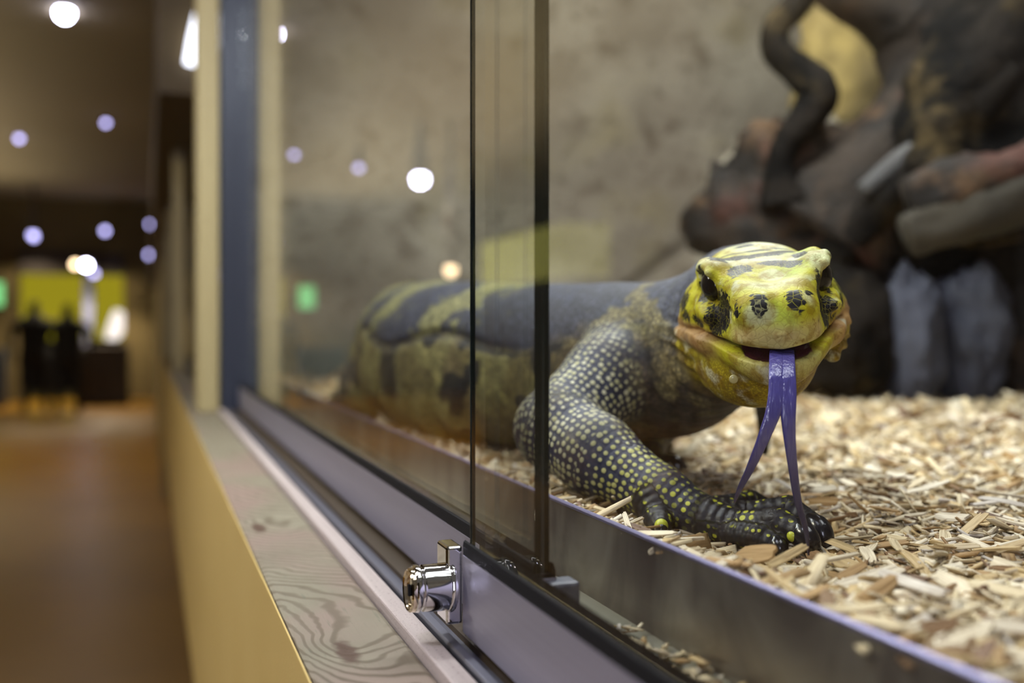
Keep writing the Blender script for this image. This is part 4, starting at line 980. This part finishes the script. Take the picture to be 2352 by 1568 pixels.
# lamps farther left, out of frame but mirrored in the sliding glass
def mlamp(px, py, d, r, m, label, wall=False):
    X = (px - 340) * d / 2435; Yy = (d - X * math.sin(TH)) / math.cos(TH); X = 2 * .124 - X; p = np.array([X, Yy, ZC - (py - 750) * d / 2287])
    e = empty('hanging_lamp', tuple(p)); tag(e, label, 'lamp', 'corridor lamps mirrored in the sliding glass')
    v_, f_ = sphere(p, r, 16, 10); mesh_obj('bulb', v_, f_, m, e, smooth=True)
    glow(p, r, m)
    MB().lathe([(r * .6, r * 1.2), (r * 2.5, r * 1.2), (max(2.6 - p[2], r * 3), r * .3)], tuple(p), (0, 0, 1), 12).build('housing', M['darkwood'], e)
mlamp(964, 412, 8.0, .055, M['bulbw'], 'white corridor lamp mirrored above the lizard back')
mlamp(823, 385, 9.0, .03, M['bulbd'], 'dimmest corridor lamp mirrored above the lizard hind body')
mlamp(633, 555, 12.5, .04, M['bulbd'], 'dim corridor lamp mirrored low beside the pale post')
mlamp(1034, 620, 8.0, .045, M['bulbo'], 'warm corridor lamp mirrored just above the lizard back')
# glowing upright tube added in place of a bright reflection
p0, p1 = at(437, 148, 2.12), at(462, 28, 2.12)
v_, f_ = tube([p0, (p0 + p1) / 2, p1], [.013, .015, .013], 16); o = mesh_obj('reflection_glow', v_, f_, M['reflw'], smooth=True)
tag(o, 'short bright white upright glow beside the pale post at the top, standing in for a reflection', 'lamp')
# lit display across the corridor, mirrored behind the dark glass edge
DC = empty('lit_display_case', (-2.15, 6.0, 0)); tag(DC, 'yellow-green lit display case standing across the corridor', 'display case')
MB().box(-2.3, -2.0, 5.25, 6.8, ZC + .29, ZC + .60).build('lit_panel', M['yellowpanel'], DC, bevel=.01)
MB().box(-2.32, -2.02, 5.2, 6.85, 0, ZC + .285).build('stand', M['darkwood'], DC, bevel=.01)
# through the doorway
o = MB().box(fx(198), fx(220), 13.8, 13.95, 0, 1.80).build('door_post', M['bluepost'], bevel=.01); tag(o, 'grey-blue upright post in the middle of the far doorway', 'post')
V_, F_ = tube([at(240, 792, 15.45), at(262, 760, 15.45), at(278, 715, 15.45)], [.09, .13, .10], 20, squash=.6); o = mesh_obj('backlit_poster', V_, F_, M['whitelit'], smooth=True); tag(o, 'glaring white backlit poster on the hall wall seen through the right of the far doorway', 'poster')
o = MB().box(fx(-12), fx(26), YF - .05, YF - .01, ZC + .26, ZC + .56).build('exit_sign', M['greensign'], bevel=.01); tag(o, 'small green lit sign on the end wall at the far left', 'sign')
o = MB().box(fx(192), fx(300), 12.9, 13.4, 0, .72).build('counter', M['darkwood'], bevel=.01); tag(o, 'low dark counter standing at the right of the far doorway', 'counter')
o = MB().box(fx(-60), fx(44), 13.0, 13.6, 0, .68).build('counter', mat('blue_black_counter', col=L(26, 30, 40), rough=.5), bevel=.01); tag(o, 'low blue-black counter at the left of the far doorway', 'counter')
def person(px, py_head, d, label, lean=0):
    top = at(px, py_head, d); Hh = top[2]; c = np.array([top[0], top[1], 0]); s_ = Hh
    J = lambda x, y, z: c + np.array([x * 1.3, y, z]) * s_
    def f(P):
        D = ell(P, J(0, 0, .935), np.array([.045, .055, .065]) * s_)
        for a, b, ra, rb in ((J(0, 0, .82), J(0, 0, .90), .030, .028), (J(0, 0, .56), J(0, 0, .76), .115, .125), (J(-.09, 0, .79), J(.09, 0, .79), .042, .042), (J(0, 0, .50), J(0, 0, .58), .088, .085),
                             (J(-.055, 0, .50), J(-.06, -.02, .27), .058, .040), (J(-.06, -.02, .27), J(-.06, 0, .04), .040, .026), (J(.055, 0, .50), J(.065, .05, .27), .058, .040), (J(.065, .05, .27), J(.07, .06, .04), .040, .026),
                             (J(-.06, 0, .025), J(-.06, -.08, .018), .026, .020), (J(.07, .06, .025), J(.07, -.02, .018), .026, .020),
                             (J(-.125, 0, .78), J(-.15, .02, .62), .034, .026), (J(-.15, .02, .62), J(-.13, -.08, .50), .026, .018), (J(.125, 0, .78), J(.15, .02, .62), .034, .026), (J(.15, .02, .62), J(.12, -.10, .56), .026, .018),
                             (J(-.13, -.08, .50), J(-.125, -.10, .46), .020, .014), (J(.12, -.10, .56), J(.11, -.14, .54), .020, .014)):
            D = smin(D, rcone(P, a, b, ra * s_, rb * s_), .02 * s_)
        return D
    v_, f_ = surface_nets(f, c + np.array([-.25, -.25, -.02]) * s_, c + np.array([.25, .25, 1.03]) * s_, .014)
    o = mesh_obj('person', v_, f_, M['silhouette'], smooth=True); tag(o, label, 'person', 'visitors at the end of the corridor')
person(78, 690, 11.2, 'left of two people standing as dark silhouettes before the yellow doorway')
person(155, 697, 11.0, 'right of two people standing as dark silhouettes before the yellow doorway')
print('done', time.time() - _t)
